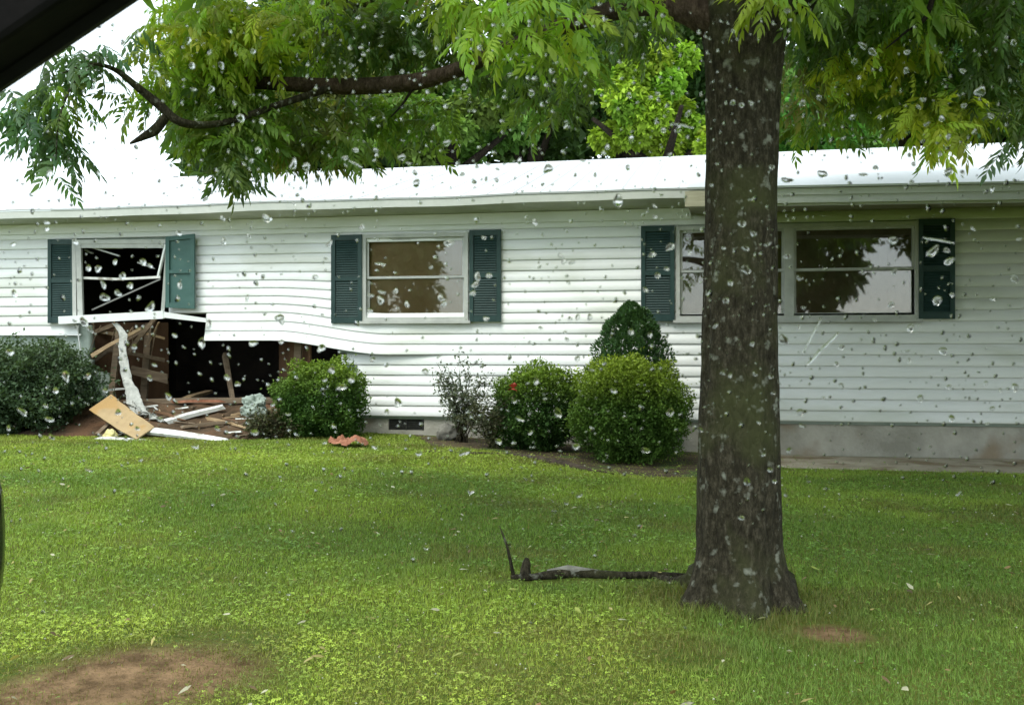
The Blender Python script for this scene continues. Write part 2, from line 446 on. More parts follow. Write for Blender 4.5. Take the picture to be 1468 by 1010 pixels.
# ------------------------------------------------------------ ground
def build_ground():
    xs = np.unique(np.concatenate([np.linspace(-220, -12, 14), np.linspace(-12, 12, 161), np.linspace(12, 220, 14)]))
    ys = np.unique(np.concatenate([np.linspace(-220, -13, 14), np.linspace(-13, 0.5, 100), np.linspace(0.5, 260, 16)]))
    X, Y = np.meshgrid(xs, ys); Z = gz(X, Y)
    V = np.stack([X, Y, Z], -1).reshape(-1, 3); w = len(xs); h = len(ys)
    i = np.arange(h-1)[:, None]*w+np.arange(w-1)[None]; i = i.ravel()
    def nodes(t, b):
        tc = N(t, 'ShaderNodeTexCoord')
        n = N(t, 'ShaderNodeTexNoise', Scale=1.1, Detail=8.0); t.links.new(tc.outputs['Object'], n.inputs['Vector'])
        r = N(t, 'ShaderNodeValToRGB'); r.color_ramp.elements[0].color = (0.10, 0.15, 0.022, 1); r.color_ramp.elements[1].color = (0.17, 0.20, 0.04, 1)
        r.color_ramp.elements[0].position = .35; r.color_ramp.elements[1].position = .65
        t.links.new(n.outputs['Fac'], r.inputs[0])
        n2 = N(t, 'ShaderNodeTexNoise', Scale=60.0, Detail=6.0); t.links.new(tc.outputs['Object'], n2.inputs['Vector'])
        mx = N(t, 'ShaderNodeMix', data_type='RGBA', blend_type='MULTIPLY'); mx.inputs[0].default_value = .7
        t.links.new(r.outputs[0], mx.inputs[6]); t.links.new(n2.outputs['Color'], mx.inputs[7]); out = mx.outputs[2]
        n4 = N(t, 'ShaderNodeTexNoise', Scale=7.0, Detail=9.0, Roughness=.7); t.links.new(tc.outputs['Object'], n4.inputs['Vector'])
        for (px, py, rad) in ((215, 968, .42), (90, 992, .26), (1195, 908, .14)):
            p = gpt(px, py)
            dn = N(t, 'ShaderNodeVectorMath', operation='DISTANCE'); dn.inputs[1].default_value = tuple(p); t.links.new(tc.outputs['Object'], dn.inputs[0])
            dv = N(t, 'ShaderNodeMath', operation='DIVIDE'); dv.inputs[1].default_value = rad; t.links.new(dn.outputs['Value'], dv.inputs[0])
            sm = N(t, 'ShaderNodeMath', operation='ADD'); t.links.new(dv.outputs[0], sm.inputs[0]); t.links.new(n4.outputs['Fac'], sm.inputs[1])
            rr = N(t, 'ShaderNodeMapRange'); rr.inputs['From Min'].default_value = 1.7; rr.inputs['From Max'].default_value = 1.1; t.links.new(sm.outputs[0], rr.inputs['Value'])
            m2 = N(t, 'ShaderNodeMix', data_type='RGBA'); t.links.new(rr.outputs[0], m2.inputs[0]); t.links.new(out, m2.inputs[6])
            dc = N(t, 'ShaderNodeValToRGB'); dc.color_ramp.elements[0].color = (.10, .062, .03, 1); dc.color_ramp.elements[1].color = (.26, .165, .09, 1)
            dc.color_ramp.elements[0].position = .38; dc.color_ramp.elements[1].position = .62
            t.links.new(n4.outputs['Fac'], dc.inputs[0]); t.links.new(dc.outputs[0], m2.inputs[7]); out = m2.outputs[2]
        t.links.new(out, b.inputs['Base Color'])
        bp = N(t, 'ShaderNodeBump', Strength=.8, Distance=.02); t.links.new(n2.outputs['Fac'], bp.inputs['Height']); t.links.new(bp.outputs[0], b.inputs['Normal'])
    o = npmesh('ground', V, np.stack([i, i+1, i+1+w, i+w], 1), mat('lawn soil', (.05, .06, .02), .95, .1, nodes), smooth=True)
    tag(o, kind='structure')
build_ground()
def patch(name, poly, m, lift=0.006, hump=0.0, seed=0, kind='structure', n=40):
    """an irregular sheet lying on the ground inside a polygon (world xy)"""
    P = np.array(poly); x0, y0 = P.min(0); x1, y1 = P.max(0)
    st = max((x1-x0), (y1-y0))/n
    xs = np.arange(x0, x1+st, st); ys = np.arange(y0, y1+st, st)
    X, Y = np.meshgrid(xs, ys)
    def dist(px_, py_):
        ins = np.zeros(px_.shape, bool); dm = np.full(px_.shape, 1e9)
        for a, b in zip(P, np.roll(P, -1, 0)):
            c = ((a[1] > py_) != (b[1] > py_)) & (px_ < (b[0]-a[0])*(py_-a[1])/(b[1]-a[1]+1e-12)+a[0]); ins ^= c
            ab = b-a; t = np.clip(((px_-a[0])*ab[0]+(py_-a[1])*ab[1])/(ab@ab), 0, 1)
            dm = np.minimum(dm, np.hypot(px_-a[0]-t*ab[0], py_-a[1]-t*ab[1]))
        return np.where(ins, dm, -dm)
    d = dist(X, Y)+0.16*(fbm(X*4, Y*4, seed)-0.47)+0.08*(fbm(X*13, Y*13, seed+2)-.47)
    Z = gz(X, Y)+np.clip(d*0.12, -0.03, lift)+hump*sstep(0, 0.45, d)*(0.6+0.8*fbm(X*3, Y*3, seed+4))
    V = np.stack([X, Y, Z], -1).reshape(-1, 3); w = len(xs); h = len(ys)
    i = (np.arange(h-1)[:, None]*w+np.arange(w-1)[None]).ravel()
    q = np.stack([i, i+1, i+1+w, i+w], 1); keep = (d.ravel()[q] > -0.06).all(1)
    o = npmesh(name, V, q[keep], m, smooth=True); return tag(o, kind=kind)
def pg(*pts): return [tuple(gpt(px, py))[:2] for px, py in pts]

walk = [tuple(wall(1118, 640, 0.0))[:2], tuple(wall(1700, 640, 0.0))[:2], tuple(wall(1700, 640, 1.0))[:2], tuple(wall(1112, 640, .55))[:2]]
patch('path', [(walk[0][0]-.3, .02), (walk[1][0], .02), (walk[1][0], -1.45), (wall(1112,690,1.2).x-.3, -1.25)], M['path'], 0.012, n=60, seed=8)
bed = [(wall(590, 640, 0).x, 0.02), (wall(1112, 640, 0).x, 0.02), (wall(1112, 640, 0).x, -.75)] + pg((1000, 684), (930, 684), (850, 674), (780, 658), (700, 646), (620, 641))
patch('bed_soil', bed, noisy((.035, .028, .014), (.12, .085, .045), 6, .95, .9, 30, name='bed soil', c3=(.06, .09, .02), s3=3), 0.008, 0.0, 21, n=80)
# earth pushed up where the wall was broken in
XA, XB = wall(112, 600, 0).x, wall(440, 600, 0).x
def mound():
    xs = np.linspace(XA-.5, XB+.3, 90); ys = np.linspace(-1.35, 0.35, 50); X, Y = np.meshgrid(xs, ys)
    e = sstep(XA-.5, XA+.3, X)*sstep(XB+.3, XB-.5, X)
    f = sstep(-1.30, -0.05, Y+0.25*(fbm(X*2, Y*2, 3)-.47))
    Z = gz(X, Y)-0.03+e*(f*0.34*(0.75+.5*fbm(X*2.2, Y*3, 9))+0.05*f*(fbm(X*9, Y*9, 12)-.47)*3*(1-f*.5)+0.03*sstep(0, .12, f))
    V = np.stack([X, Y, Z], -1).reshape(-1, 3); w = 90; h = 50
    i = (np.arange(h-1)[:, None]*w+np.arange(w-1)[None]).ravel()
    tag(npmesh('earth_mound', V, np.stack([i, i+1, i+1+w, i+w], 1), M['dirt'], smooth=True), kind='structure')
mound()
def mz(x, y):
    e = sstep(XA-.5, XA+.3, x)*sstep(XB+.3, XB-.5, x)
    f = sstep(-1.30, -0.05, y+0.25*(fbm(x*2, y*2, 3)-.47))
    return float(gz(x, y)-0.03+e*(f*0.34*(0.75+.5*fbm(x*2.2, y*3, 9))+0.05*f*(fbm(x*9, y*9, 12)-.47)*3*(1-f*.5)+0.03*sstep(0, .12, f)))

# ------------------------------------------------------------ house
CH = 0.12; Z0 = 0.334
ZT = 2.66
house = thing('house', 'long white single storey house with green shutters and a hole broken under its left window', 'house', (0, 0.0, 0.0))
XL, XR = -9.0, 8.2
# px -> X table on the wall plane at mid height
def xw(px): return wall(px, 450).x
def up(X):   # X -> px on the wall
    r = Vector((X, 0, 1.12))-EYE; return W/2+F*r.dot(RGT)/r.dot(FWD)
def rect(px0, px1, pt0, pb0):
    pm = (px0+px1)/2
    return wall(px0, 450).x, wall(px1, 450).x, wall(pm, pb0).z, wall(pm, pt0).z
WIN = {'b': rect(521, 672, 335, 460), 'c': rect(969, 1317, 321, 458)}
W1 = (xw(111), xw(243), 1.50, wall(175, 342).z)
uX = np.linspace(XL, XR, 700); uP = np.array([up(x) for x in uX])
def U(X): return np.interp(X, uX, uP)
def field(X, Z):
    u = U(X)
    a = sstep(105, 250, u)*(1-sstep(390, 560, u))
    b = 1-sstep(1.15, 2.35, Z)
    dz = 0.165*a*b
    a2 = sstep(150, 300, u)*(1-sstep(480, 660, u))
    dy = -0.09*a2*np.exp(-np.maximum(Z-1.05, 0)/0.16) - 0.016*(fbm(X*3, Z*4, 31)-.47)*a2 - .012*a2*(np.abs((X*1.3+Z*.5) % 1-.5))*2
    return dz, dy
def siding():
    nx = 520; xs = np.linspace(XL, XR, nx+1); dx = xs[1]-xs[0]
    V = []; Q = []; base = 0
    for k in range(20):
        z0 = Z0+CH*k; z1 = min(z0+CH+0.004, ZT+.03)
        rowz = np.array([z0, z0, z0+0.012, z0+.02, z1]); rowy = np.array([-0.008, -0.0135, -0.0145, -.014, -0.007])
        X = np.repeat(xs[None], 5, 0); Zr = np.repeat(rowz[:, None], nx+1, 1); Yr = np.repeat(rowy[:, None], nx+1, 1)
        wv = 0.0035*(fbm(X*1.3, Zr*0+k*7.3, 40)-.47)*2
        if k >= 6:
            dz, dy = field(X, Zr)
        else: dz = 0*X; dy = 0*X
        u = U(X)
        # courses left of the break and their sagging loose ends
        Zr = Zr+dz+wv; Yr = Yr+dy+wv*.5
        V.append(np.stack([X, Yr, Zr], -1).reshape(-1, 3))
        xm = (xs[:-1]+xs[1:])/2; um = U(xm); zm = z0+CH/2
        keep = np.ones(nx, bool)
        keep &= ~((xm > W1[0]) & (xm < W1[1]) & (zm > 1.46) & (zm < W1[3]))
        for wn in WIN.values(): keep &= ~((xm > wn[0]+.03) & (xm < wn[1]-.03) & (zm > wn[2]+.03) & (zm < wn[3]-.03))
        if k < 8: keep &= ~(um < 115)
        if zm < 1.40: keep &= ~((um >= 115) & (um < 296))
        if k < 6: keep &= ~((um >= 296) & (um < 520-(6-k)*9+10*((k*37) % 5-2)))
        kk = np.nonzero(keep)[0]
        for r in range(4):
            i = base+r*(nx+1)+kk
            Q.append(np.stack([i, i+1, i+1+nx+1, i+nx+1], 1))
        base += 5*(nx+1)
    o = npmesh('siding', np.concatenate(V), np.concatenate(Q), M['siding'], parent=house)
    s = o.modifiers.new('thick', 'SOLIDIFY'); s.thickness = 0.002
    return o
siding()
def wallcore():
    nx, nz = 420, 56; xs = np.linspace(XL, XR, nx+1); zs = np.linspace(0.30, ZT+.05, nz+1)
    X, Z = np.meshgrid(xs, zs); Y = np.full(X.shape, 0.012)
    V = np.stack([X, Y, Z], -1).reshape(-1, 3)
    xm = (xs[:-1]+xs[1:])/2; zm = (zs[:-1]+zs[1:])/2; XM, ZM = np.meshgrid(xm, zm); u = U(XM)
    keep = np.ones(XM.shape, bool)
    keep &= ~((XM > W1[0]+.02) & (XM < W1[1]-.02) & (ZM > 1.4) & (ZM < W1[3]-.03))
    for wn in WIN.values(): keep &= ~((XM > wn[0]+.05) & (XM < wn[1]-.05) & (ZM > wn[2]+.05) & (ZM < wn[3]-.05))
    jag = 12*(fbm(ZM*9, XM*2, 50)-.47)*2
    keep &= ~((u+jag > 128) & (u < 300) & (ZM < 1.53))
    keep &= ~((u >= 300) & (u+jag < 455) & (ZM < 1.30))
    keep &= ~((u >= 300) & (u+jag < 515) & (ZM < 1.30-(u-455)*.006) & (ZM < 1.2) & (ZM > .95))
    jj, ii = np.nonzero(keep); i = jj*(nx+1)+ii
    o = npmesh('wall_sheathing', V, np.stack([i, i+1, i+nx+2, i+nx+1], 1), M['sheath'], parent=house)
    s = o.modifiers.new('thick', 'SOLIDIFY'); s.thickness = 0.10; s.offset = -1
    # push it behind the siding whichever way the normals run
    return o
wallcore()
# closing walls, floor, ceiling of the body
m = MB(); m.box((XL, 0.12, 0.2), (XL+.1, 7.6, ZT)); m.box((XR-.1, .12, .2), (XR, 7.6, ZT)); m.box((XL, 7.5, 0.2), (XR, 7.6, ZT)); m.build('end_wall', M['siding'], house)
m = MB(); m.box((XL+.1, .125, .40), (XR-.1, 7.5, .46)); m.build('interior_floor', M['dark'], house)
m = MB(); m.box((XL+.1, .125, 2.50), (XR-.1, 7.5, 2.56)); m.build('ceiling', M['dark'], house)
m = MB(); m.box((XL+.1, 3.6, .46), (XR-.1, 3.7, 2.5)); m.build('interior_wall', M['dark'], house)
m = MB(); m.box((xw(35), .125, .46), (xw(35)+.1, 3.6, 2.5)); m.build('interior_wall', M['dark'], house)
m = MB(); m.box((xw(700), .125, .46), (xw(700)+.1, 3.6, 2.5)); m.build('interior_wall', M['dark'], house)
# concrete foundation
m = MB()
m.box((XL, 0.028, -.3), (xw(150), .2, .33)); m.box((xw(440), .028, -.3), (xw(556), .2, .333)); m.box((xw(607), .028, -.3), (XR, .2, .333)); m.box((xw(556), .028, -.3), (xw(607), .2, .17))
m.box((XL, 7.4, -.3), (XR, 7.6, .3)); m.box((xw(150), .1, -.3), (xw(440), .25, .25))
m.build('foundation', M['concrete'], house)
def vent(px0, px1, z0, z1):
    m = MB(); x0, x1 = xw(px0), xw(px1); m.box((x0, .05, z0), (x1, .12, z1))
    n = int((z1-z0)/.025)
    for i in range(n): m.box((x0+.01, .035, z0+.008+i*.025), (x1-.01, .05, z0+.018+i*.025))
    for q in (x0, (x0+x1)/2-.006, x1-.012): m.box((q, .022, z0), (q+.012, .05, z1))
    o = m.build('foundation_vent', M['vent'], house)
vent(557, 606, .172, .33)
# roof ----------------------------------------------------------------
OV = 0.42
def lin(pts, off):
    A = [(wall(x, y, off).x, wall(x, y, off).z) for x, y in pts]
    return np.polyfit([a[0] for a in A], [a[1] for a in A], 1)
eaveL = lin([(0, 303), (300, 293), (500, 286), (735, 278), (1008, 270)], OV)
OP = 1.6
edgeR = lin([(1118, 267.5), (1300, 264), (1467, 261)], OP)
ridge = lin([(383, 249), (740, 234), (1010, 224), (1120, 218), (1400, 207)], -3.8)
print('eave', eaveL, 'edgeR', edgeR, 'ridge', ridge)
XP = wall(985, 285, OP).x
def roof():
    m = MB()
    def ez(c, x): return float(c[0]*x+c[1])
    n = 60; xs = np.linspace(XL-.3, XR+.3, n+1)
    def sag(x): return .006*math.sin(x*1.7)+.004*math.sin(x*4.1+1)
    for xa, xb in zip(xs[:-1], xs[1:]):
        za, zb = ez(eaveL, xa)+sag(xa), ez(eaveL, xb)+sag(xb)
        ra, rb = ez(ridge, xa), ez(ridge, xb)
        m.add([(xa, -OV, za), (xb, -OV, zb), (xb, 3.8, rb), (xa, 3.8, ra)], [(0, 1, 2, 3)])
        m.add([(xa, 3.8, ra), (xb, 3.8, rb), (xb, 8.0, zb), (xa, 8.0, za)], [(0, 1, 2, 3)])
    # porch extension running on down from the eave
    xs2 = np.linspace(XP, XR+.3, 30)
    for xa, xb in zip(xs2[:-1], xs2[1:]):
        s0 = 0.01
        def on(x, y):
            t = (y+OV)/(3.8+OV); return ez(eaveL, x)+(ez(ridge, x)-ez(eaveL, x))*t
        m.add([(xa, -OP, ez(edgeR, xa)), (xb, -OP, ez(edgeR, xb)), (xb, .3, on(xb, .3)+.02), (xa, .3, on(xa, .3)+.02)], [(0, 1, 2, 3)])
    o = m.build('roof', M['roof'], house)
    s = o.modifiers.new('t', 'SOLIDIFY'); s.thickness = .02; s.offset = 0
    rb_ = MB()
    x = XL-.2
    while x < XR+.2:
        if x < XP-.05:
            za, ra = ez(eaveL, x)+sag(x)+.008, ez(ridge, x)+.008
            rb_.add([(x-.014, -OV, za), (x+.014, -OV, za), (x+.014, 3.8, ra), (x-.014, 3.8, ra), (x-.008, -OV, za+.007), (x+.008, -OV, za+.007), (x+.008, 3.8, ra+.007), (x-.008, 3.8, ra+.007)], [(0,1,5,4),(1,2,6,5),(2,3,7,6),(3,0,4,7)])
        x += 0.3
    rb_.build('roof_rib', M['roof'], o)
    ff = MB()
    for xa, xb in zip(xs[:-1], xs[1:]):
        if xa > XP: continue
        xb = min(xb, XP)
        za, zb = ez(eaveL, xa)+sag(xa)-.012, ez(eaveL, xb)+sag(xb)-.012
        ff.add([(xa, -OV+.01, za-.085), (xb, -OV+.01, zb-.085), (xb, -OV+.01, zb), (xa, -OV+.01, za), (xa, -OV+.05, za-.085), (xb, -OV+.05, zb-.085)], [(0,1,2,3),(0,4,5,1)])
    ff.build('fascia', M['trim2'], house)
    sf = MB()
    for xa, xb in zip(xs[:-1], xs[1:]):
        za, zb = ez(eaveL, xa)+sag(xa)-.095, ez(eaveL, xb)+sag(xb)-.095
        sf.add([(xa, -OV+.05, za), (xb, -OV+.05, zb), (xb, .01, ZT+.02), (xa, .01, ZT+.02)], [(0,1,2,3)])
    sf.build('soffit', M['soffit'], house)
    fz = MB(); fz.box((XL, -.034, ZT-.10), (XP, .0, ZT+.02)); fz.build('frieze_board', M['siding'], house)
    # porch fascia in two steps, beam and ceiling
    pf = MB()
    xe = XR+.3
    def strip(y0, y1, a, b, mb, x0=XP):
        mb.add([(x0, y0, ez(edgeR, x0)+a), (xe, y0, ez(edgeR, xe)+a), (xe, y0, ez(edgeR, xe)+b), (x0, y0, ez(edgeR, x0)+b), (x0, y1, ez(edgeR, x0)+a), (xe, y1, ez(edgeR, xe)+a), (xe, y1, ez(edgeR, xe)+b), (x0, y1, ez(edgeR, x0)+b)], [(0,1,2,3),(4,7,6,5),(0,4,5,1),(3,2,6,7),(0,3,7,4),(1,5,6,2)])
    strip(-OP+.03, -OP+.07, -.075, -.012, pf)
    strip(-OP+.045, -OP+.12, -.135, -.0755, pf)
    strip(-OP+.00, -OP+.12, -.155, -.1355, pf)
    strip(-OP+.05, -OP+.10, -.172, -.1555, pf)
    pf.build('porch_fascia', M['trim2'], house)
    pc = MB(); pc.add([(XP, -OP+.1, ez(edgeR, XP)-.14), (xe, -OP+.1, ez(edgeR, xe)-.14), (xe, -.0, ZT-.05), (XP, 0, ZT-.05)], [(0,1,2,3)])
    pc.add([(XP+.002, -OP+.07, ez(edgeR, XP)-.14), (XP+.002, 0, ZT-.05), (XP+.002, 0, ZT+.06), (XP+.002, -OP+.05, ez(edgeR, XP)-.02)], [(0,1,2,3)])
    pc.build('porch_ceiling', M['soffit2'], house)
    be = MB(); be.box((XP-.02, -OP-.005, ez(edgeR, XP)-.175), (XP+.33, -OP+.05, ez(edgeR, XP)-.03)); be.build('exposed_beam_end', M['lumber2'], house)
M['trim2'] = noisy((0.50, 0.52, 0.48), (0.60, 0.61, 0.57), 3, 0.45, name='painted fascia')
M['soffit2'] = noisy((0.20, 0.20, 0.13), (0.30, 0.29, 0.20), 3, 0.7, name='shade-dark porch ceiling')  # darker than the eave soffit: porch shade put into the colour
M['lumber2'] = noisy((0.42, 0.38, 0.28), (0.58, 0.54, 0.42), 6, 0.7, .1, 60, (.4, 3, 8), name='pale raw timber')
roof()

# shutters ---------------------------------------------------------------
def shutter(px0, px1, t0, b0, t1=None, b1=None, m=None, panel=False, dz=0.0, name='shutter', y=-.03, label=None):
    """px edges; top/bottom at left edge (t0,b0) and at right edge (t1,b1)"""
    t1 = t0 if t1 is None else t1; b1 = b0 if b1 is None else b1
    A = wall(px0, t0, .05); B = wall(px1, t1, .05); C_ = wall(px1, b1, .05); E = wall(px0, b0, .05)
    def P(u, v, yy):
        q = (E*(1-u)+C_*u)*(1-v)+(A*(1-u)+B*u)*v; return (q.x, yy, q.z)
    mb = MB()
    def pb(u0, u1, v0, v1, ya, yb, tilt=0):
        vs = [P(u0, v0, ya), P(u1, v0, ya), P(u1, v1, ya+tilt), P(u0, v1, ya+tilt), P(u0, v0, yb), P(u1, v0, yb), P(u1, v1, yb), P(u0, v1, yb)]
        mb.add(vs, ((0,1,2,3),(4,7,6,5),(0,4,5,1),(3,2,6,7),(0,3,7,4),(1,5,6,2)))
    sw = .13; yf = y-.032
    pb(0, sw, 0, 1, yf, y); pb(1-sw, 1, 0, 1, yf, y)
    for v0, v1 in ((0, .07), (.48, .53), (.94, 1)): pb(sw, 1-sw, v0, v1, yf+.003, y)
    pb(sw, 1-sw, .07, .48, y-.008, y-.001); pb(sw, 1-sw, .53, .94, y-.008, y-.001)
    if not panel:
        for a, b in ((.075, .475), (.535, .935)):
            n = 15
            for i in range(n):
                v = a+(b-a)*i/n; pb(sw+.01, 1-sw-.01, v, v+(b-a)/n*.9, yf+.006, y-.009, .018)
    o = mb.build(name, m or M['shutter'], house)
    if label: o['label'] = label
    return o
shutter(69, 107, 343, 463, 343, 462)
shutter(242, 283, 340, 441, 336, 443, m=M['shutter_faded'], panel=True, y=-.10, label='faded shutter pushed up and out of line beside the broken window')
shutter(475, 519, 337, 463, 336, 463)
shutter(673, 718, 330, 461, 329, 461)
shutter(919, 967, 324, 460, 323, 460)
shutter(1317, 1369, 314, 457, 313, 457)

# windows -----------------------------------------------------------------
def window(x0, x1, z0, z1, units, curtain, mid=.5):
    f = MB(); t = .045
    yo, yi = -.045, .06
    f.box((x0, yo, z1-t), (x1, yi, z1)); f.box((x0, yo, z0), (x1, yi, z0+t))
    f.box((x0, yo, z0+t), (x0+t, yi, z1-t)); f.box((x1-t, yo, z0+t), (x1, yi, z1-t))
    f.box((x0-.03, yo-.02, z0-.03), (x1+.03, -.01, z0))
    o = f.build('window', M['frame2'], house)
    n = len(units)
    edges = [x0+t+(x1-x0-2*t)*u for u in units]
    for i in range(n-1):
        xa, xb = edges[i], edges[i+1]
        if i:
            mm = MB(); mm.box((xa-.05, yo-.004, z0+t), (xa+.05, yi, z1-t)); mm.build('mullion', M['frame2'], o)
            xa += .05
        if i < n-2: xb -= .05
        za, zb = z0+t, z1-t; zm = za+(zb-za)*mid
        s = MB(); w = .028
        for (a, b, y0) in ((za, zm+.012, .012), (zm-.012, zb, -.015)):
            s.box((xa, y0, a), (xb, y0+.024, a+w)); s.box((xa, y0, b-w), (xb, y0+.024, b))
            s.box((xa, y0, a+w), (xa+w, y0+.024, b-w)); s.box((xb-w, y0, a+w), (xb, y0+.024, b-w))
        s.build('sash', M['frame'], o)
        g = MB()
        for (a, b, y0) in ((za+w, zm-.02, .022), (zm+.02, zb-w, -.005)): g.box((xa+w-.004, y0, a), (xb-w+.004, y0+.003, b))
        g.build('window_pane', M['pane'], o)
        c = MB(); nf = 14
        for j in range(nf):
            ca = xa+(xb-xa)*j/nf; cb = xa+(xb-xa)*(j+1)/nf
            c.add([(ca, .045+.004*(j%2), za-.02), (cb, .045+.004*((j+1)%2), za-.02), (cb, .045+.004*((j+1)%2), zb+.02), (ca, .045+.004*(j%2), zb+.02)], [(0,1,2,3)])
        c.build('blind', curtain, o)
    return o
M['frame2'] = noisy((.40, .41, .39), (.52, .53, .50), 5, .45, name='window frame paint')
window(*WIN['b'], (0, 1), M['curtain'])
window(*WIN['c'], (0, .475, 1), M['curtain2'], .52)
M['bar'] = noisy((.13, .13, .12), (.2, .2, .19), 8, .5, name='dulled bar')
# broken window: distorted frame of bent strips
bw = MB()
def wp(px, py, off=.06): return wall(px, py, off)
bw.beam(wp(113, 347), wp(116, 452), .035, .07); bw.beam(wp(107, 343), wp(108, 455), .04, .05)
bw.beam(wp(108, 347), wp(240, 346), .04, .05); bw.beam(wp(113, 352), wp(235, 352), .022, .06)
bw.beam(wp(241, 342, .09), wp(233, 449, .12), .05, .04)
o = bw.build('window', M['frame2'], house); o['label'] = 'broken window with no glass left and a bent frame'
bw = MB(); bw.beam(wp(113, 398, .02), wp(170, 400, .05), .025, .03); bw.beam(wp(170, 400, .05), wp(230, 397, .06), .025, .03); bw.build('meeting_rail', M['whiteboard'], o)
bw = MB(); bw.beam(wp(132, 444, .0), wp(230, 400, .06), .014, .02); bw.build('bent_bar', M['bar'], o)
bw = MB(); bw.beam(wp(238, 350, .08), wp(227, 396, .06), .03, .025); bw.build('torn_strip', M['trim'], o)
bw = MB(); bw.beam(wp(124, 352, .03), wp(172, 367, -.05), .045, .02); bw.build('hanging_rail', M['frame'], o)
bw = MB(); bw.beam(wp(198, 376, -.2), wp(222, 385, -.1), .03, .02, taper=.4); bw.build('splinter', M['frame'], o)
bw = MB(); bw.beam(wp(122, 358, -.1), wp(133, 363, -.1), .04, .02); bw.build('splinter', M['frame'], o)
bw = MB(); bw.beam(wp(136, 353, -.02), wp(176, 353, -.02), .01, .06); bw.build('roller_blind', M['trim2'], o)
bw = MB()
bw.beam(wp(85, 459, .10), wp(235, 451, .16), .04, .095, segs=6); bw.beam(wp(235, 451, .16), wp(296, 459, .13), .03, .07, taper=.7)
bw.build('sill_board', M['trim'], o)
# torn edges of siding beside the hole
tb = MB(); tb.beam(wp(111, 469, .04), wp(116, 507, .03), .03, .012, taper=.5); tb.build('corner_strip', M['trim'], house)
tb = MB(); tb.beam(wp(0, 479.5, .035), wp(116, 479.5, .035), .02, .02); tb.build('starter_strip', M['trim'], house)

# what shows inside the hole: studs, rafters, torn panelling
def stud(a, b, w, h, m_, name='stud', roll=0, taper=1.0): 
    mb = MB(); mb.beam(a, b, w, h, roll, taper, 3, lambda t: (0, 0, .01*math.sin(t*5))); return mb.build(name, M[m_], house)
stud(wp(128, 520, -.25), wp(205, 470, -.30), .03, .07, 'oldlumber', 'broken_brace')
stud(wp(132, 510, .04), wp(207, 467, .06), .035, .05, 'lumber', 'broken_brace', taper=.7)
stud(wp(118, 486, -.1), wp(165, 464, -.15), .09, .05, 'oldlumber', 'broken_brace')
stud(wp(118, 473, -.3), wp(180, 480, -.5), .05, .04, 'lumber', 'broken_brace')
stud(wp(186, 503, -.05), wp(222, 456, -.10), .05, .05, 'oldlumber', 'broken_brace')
stud(wp(206, 478, -.25), wp(236, 484, -.4), .04, .03, 'lumber', 'broken_brace')
stud(wp(322, 508, -.5), wp(334, 574, -.2), .05, .09, 'oldlumber', 'hanging_stud', taper=.8)
stud(wp(160, 566, -.1), wp(172, 466, -.1), .04, .08, 'oldlumber', 'stud')
stud(wp(425, 577, -.14), wp(428, 486, -.14), .04, .09, 'oldlumber', 'stud')
def panel(pts, m_, name, th=.02):
    mb = MB(); n = len(pts); P = [Vector(p) for p in pts]; nn = (P[1]-P[0]).cross(P[2]-P[0]).normalized()*th
    mb.add(P+[p+nn for p in P], [tuple(range(n)), tuple(range(n, 2*n))[::-1]]+[(i, (i+1) % n, n+(i+1) % n, n+i) for i in range(n)])
    return mb.build(name, M[m_], house)
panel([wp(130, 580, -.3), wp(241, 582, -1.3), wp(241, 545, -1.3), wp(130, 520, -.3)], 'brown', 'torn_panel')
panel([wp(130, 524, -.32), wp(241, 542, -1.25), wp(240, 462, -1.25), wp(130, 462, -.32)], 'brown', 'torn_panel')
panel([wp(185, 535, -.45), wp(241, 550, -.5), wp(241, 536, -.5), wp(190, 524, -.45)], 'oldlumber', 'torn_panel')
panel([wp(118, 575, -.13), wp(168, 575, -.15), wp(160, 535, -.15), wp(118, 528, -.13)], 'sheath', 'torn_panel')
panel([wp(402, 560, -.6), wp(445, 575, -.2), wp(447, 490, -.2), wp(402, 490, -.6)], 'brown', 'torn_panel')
stud(wp(190, 576, .05), wp(430, 572, .03), .10, .06, 'oldlumber', 'floor_joist')
stud(wp(250, 578, .10), wp(318, 577, .09), .05, .03, 'terra2', 'floor_edge') if 'terra2' in M else None

# ------------------------------------------------------------ debris
stud(wp(262, 574, -.3), wp(300, 560, -1.2), .10, .04, 'lumber', 'fallen_stud')
stud(wp(206, 575, -.6), wp(214, 462, -.6), .04, .09, 'oldlumber', 'stud')
stud(wp(150, 500, -.2), wp(236, 515, -.7), .03, .05, 'oldlumber', 'broken_brace')
for k in range(9):
    q = random.uniform(128, 238); stud(wp(q, random.uniform(458, 475), -.05), wp(q+random.uniform(-18, 18), random.uniform(480, 510), random.uniform(-.2, .05)), random.uniform(.012, .03), .012, random.choice(['lumber', 'oldlumber']), 'splinter', taper=.2)
def loose(name, m_, mb, label, cat, group=None, smooth=False, bevel=0):
    return tag(mb.build(name, M[m_], None, smooth, bevel), label, cat, group)
def dp(px, py, off, lift=0.0):
    """a point seen at a pixel, off in front of the wall"""
    p = wall(px, py, off); return p+Vector((0, 0, lift))
def plank(name, a, b, w, h, m_, label, cat='board', roll=0, taper=1.0, ragged=True, segs=10, bow=.006):
    mb = MB(); L = (Vector(b)-Vector(a)).length
    mb.beam(a, b, w, h, roll, taper, segs, lambda t: (0, .4*bow*math.sin(t*7+w*90), bow*math.sin(t*math.pi*1.3)))
    k = len(mb.v); 
    if ragged:
        for i in list(range(4))+list(range(k-4, k)):
            v = Vector(mb.v[i]); d = (Vector(b)-Vector(a)).normalized(); v += d*random.uniform(-.08, .08)*min(1, L); mb.v[i] = tuple(v)
    return loose(name, m_, mb, label, cat)
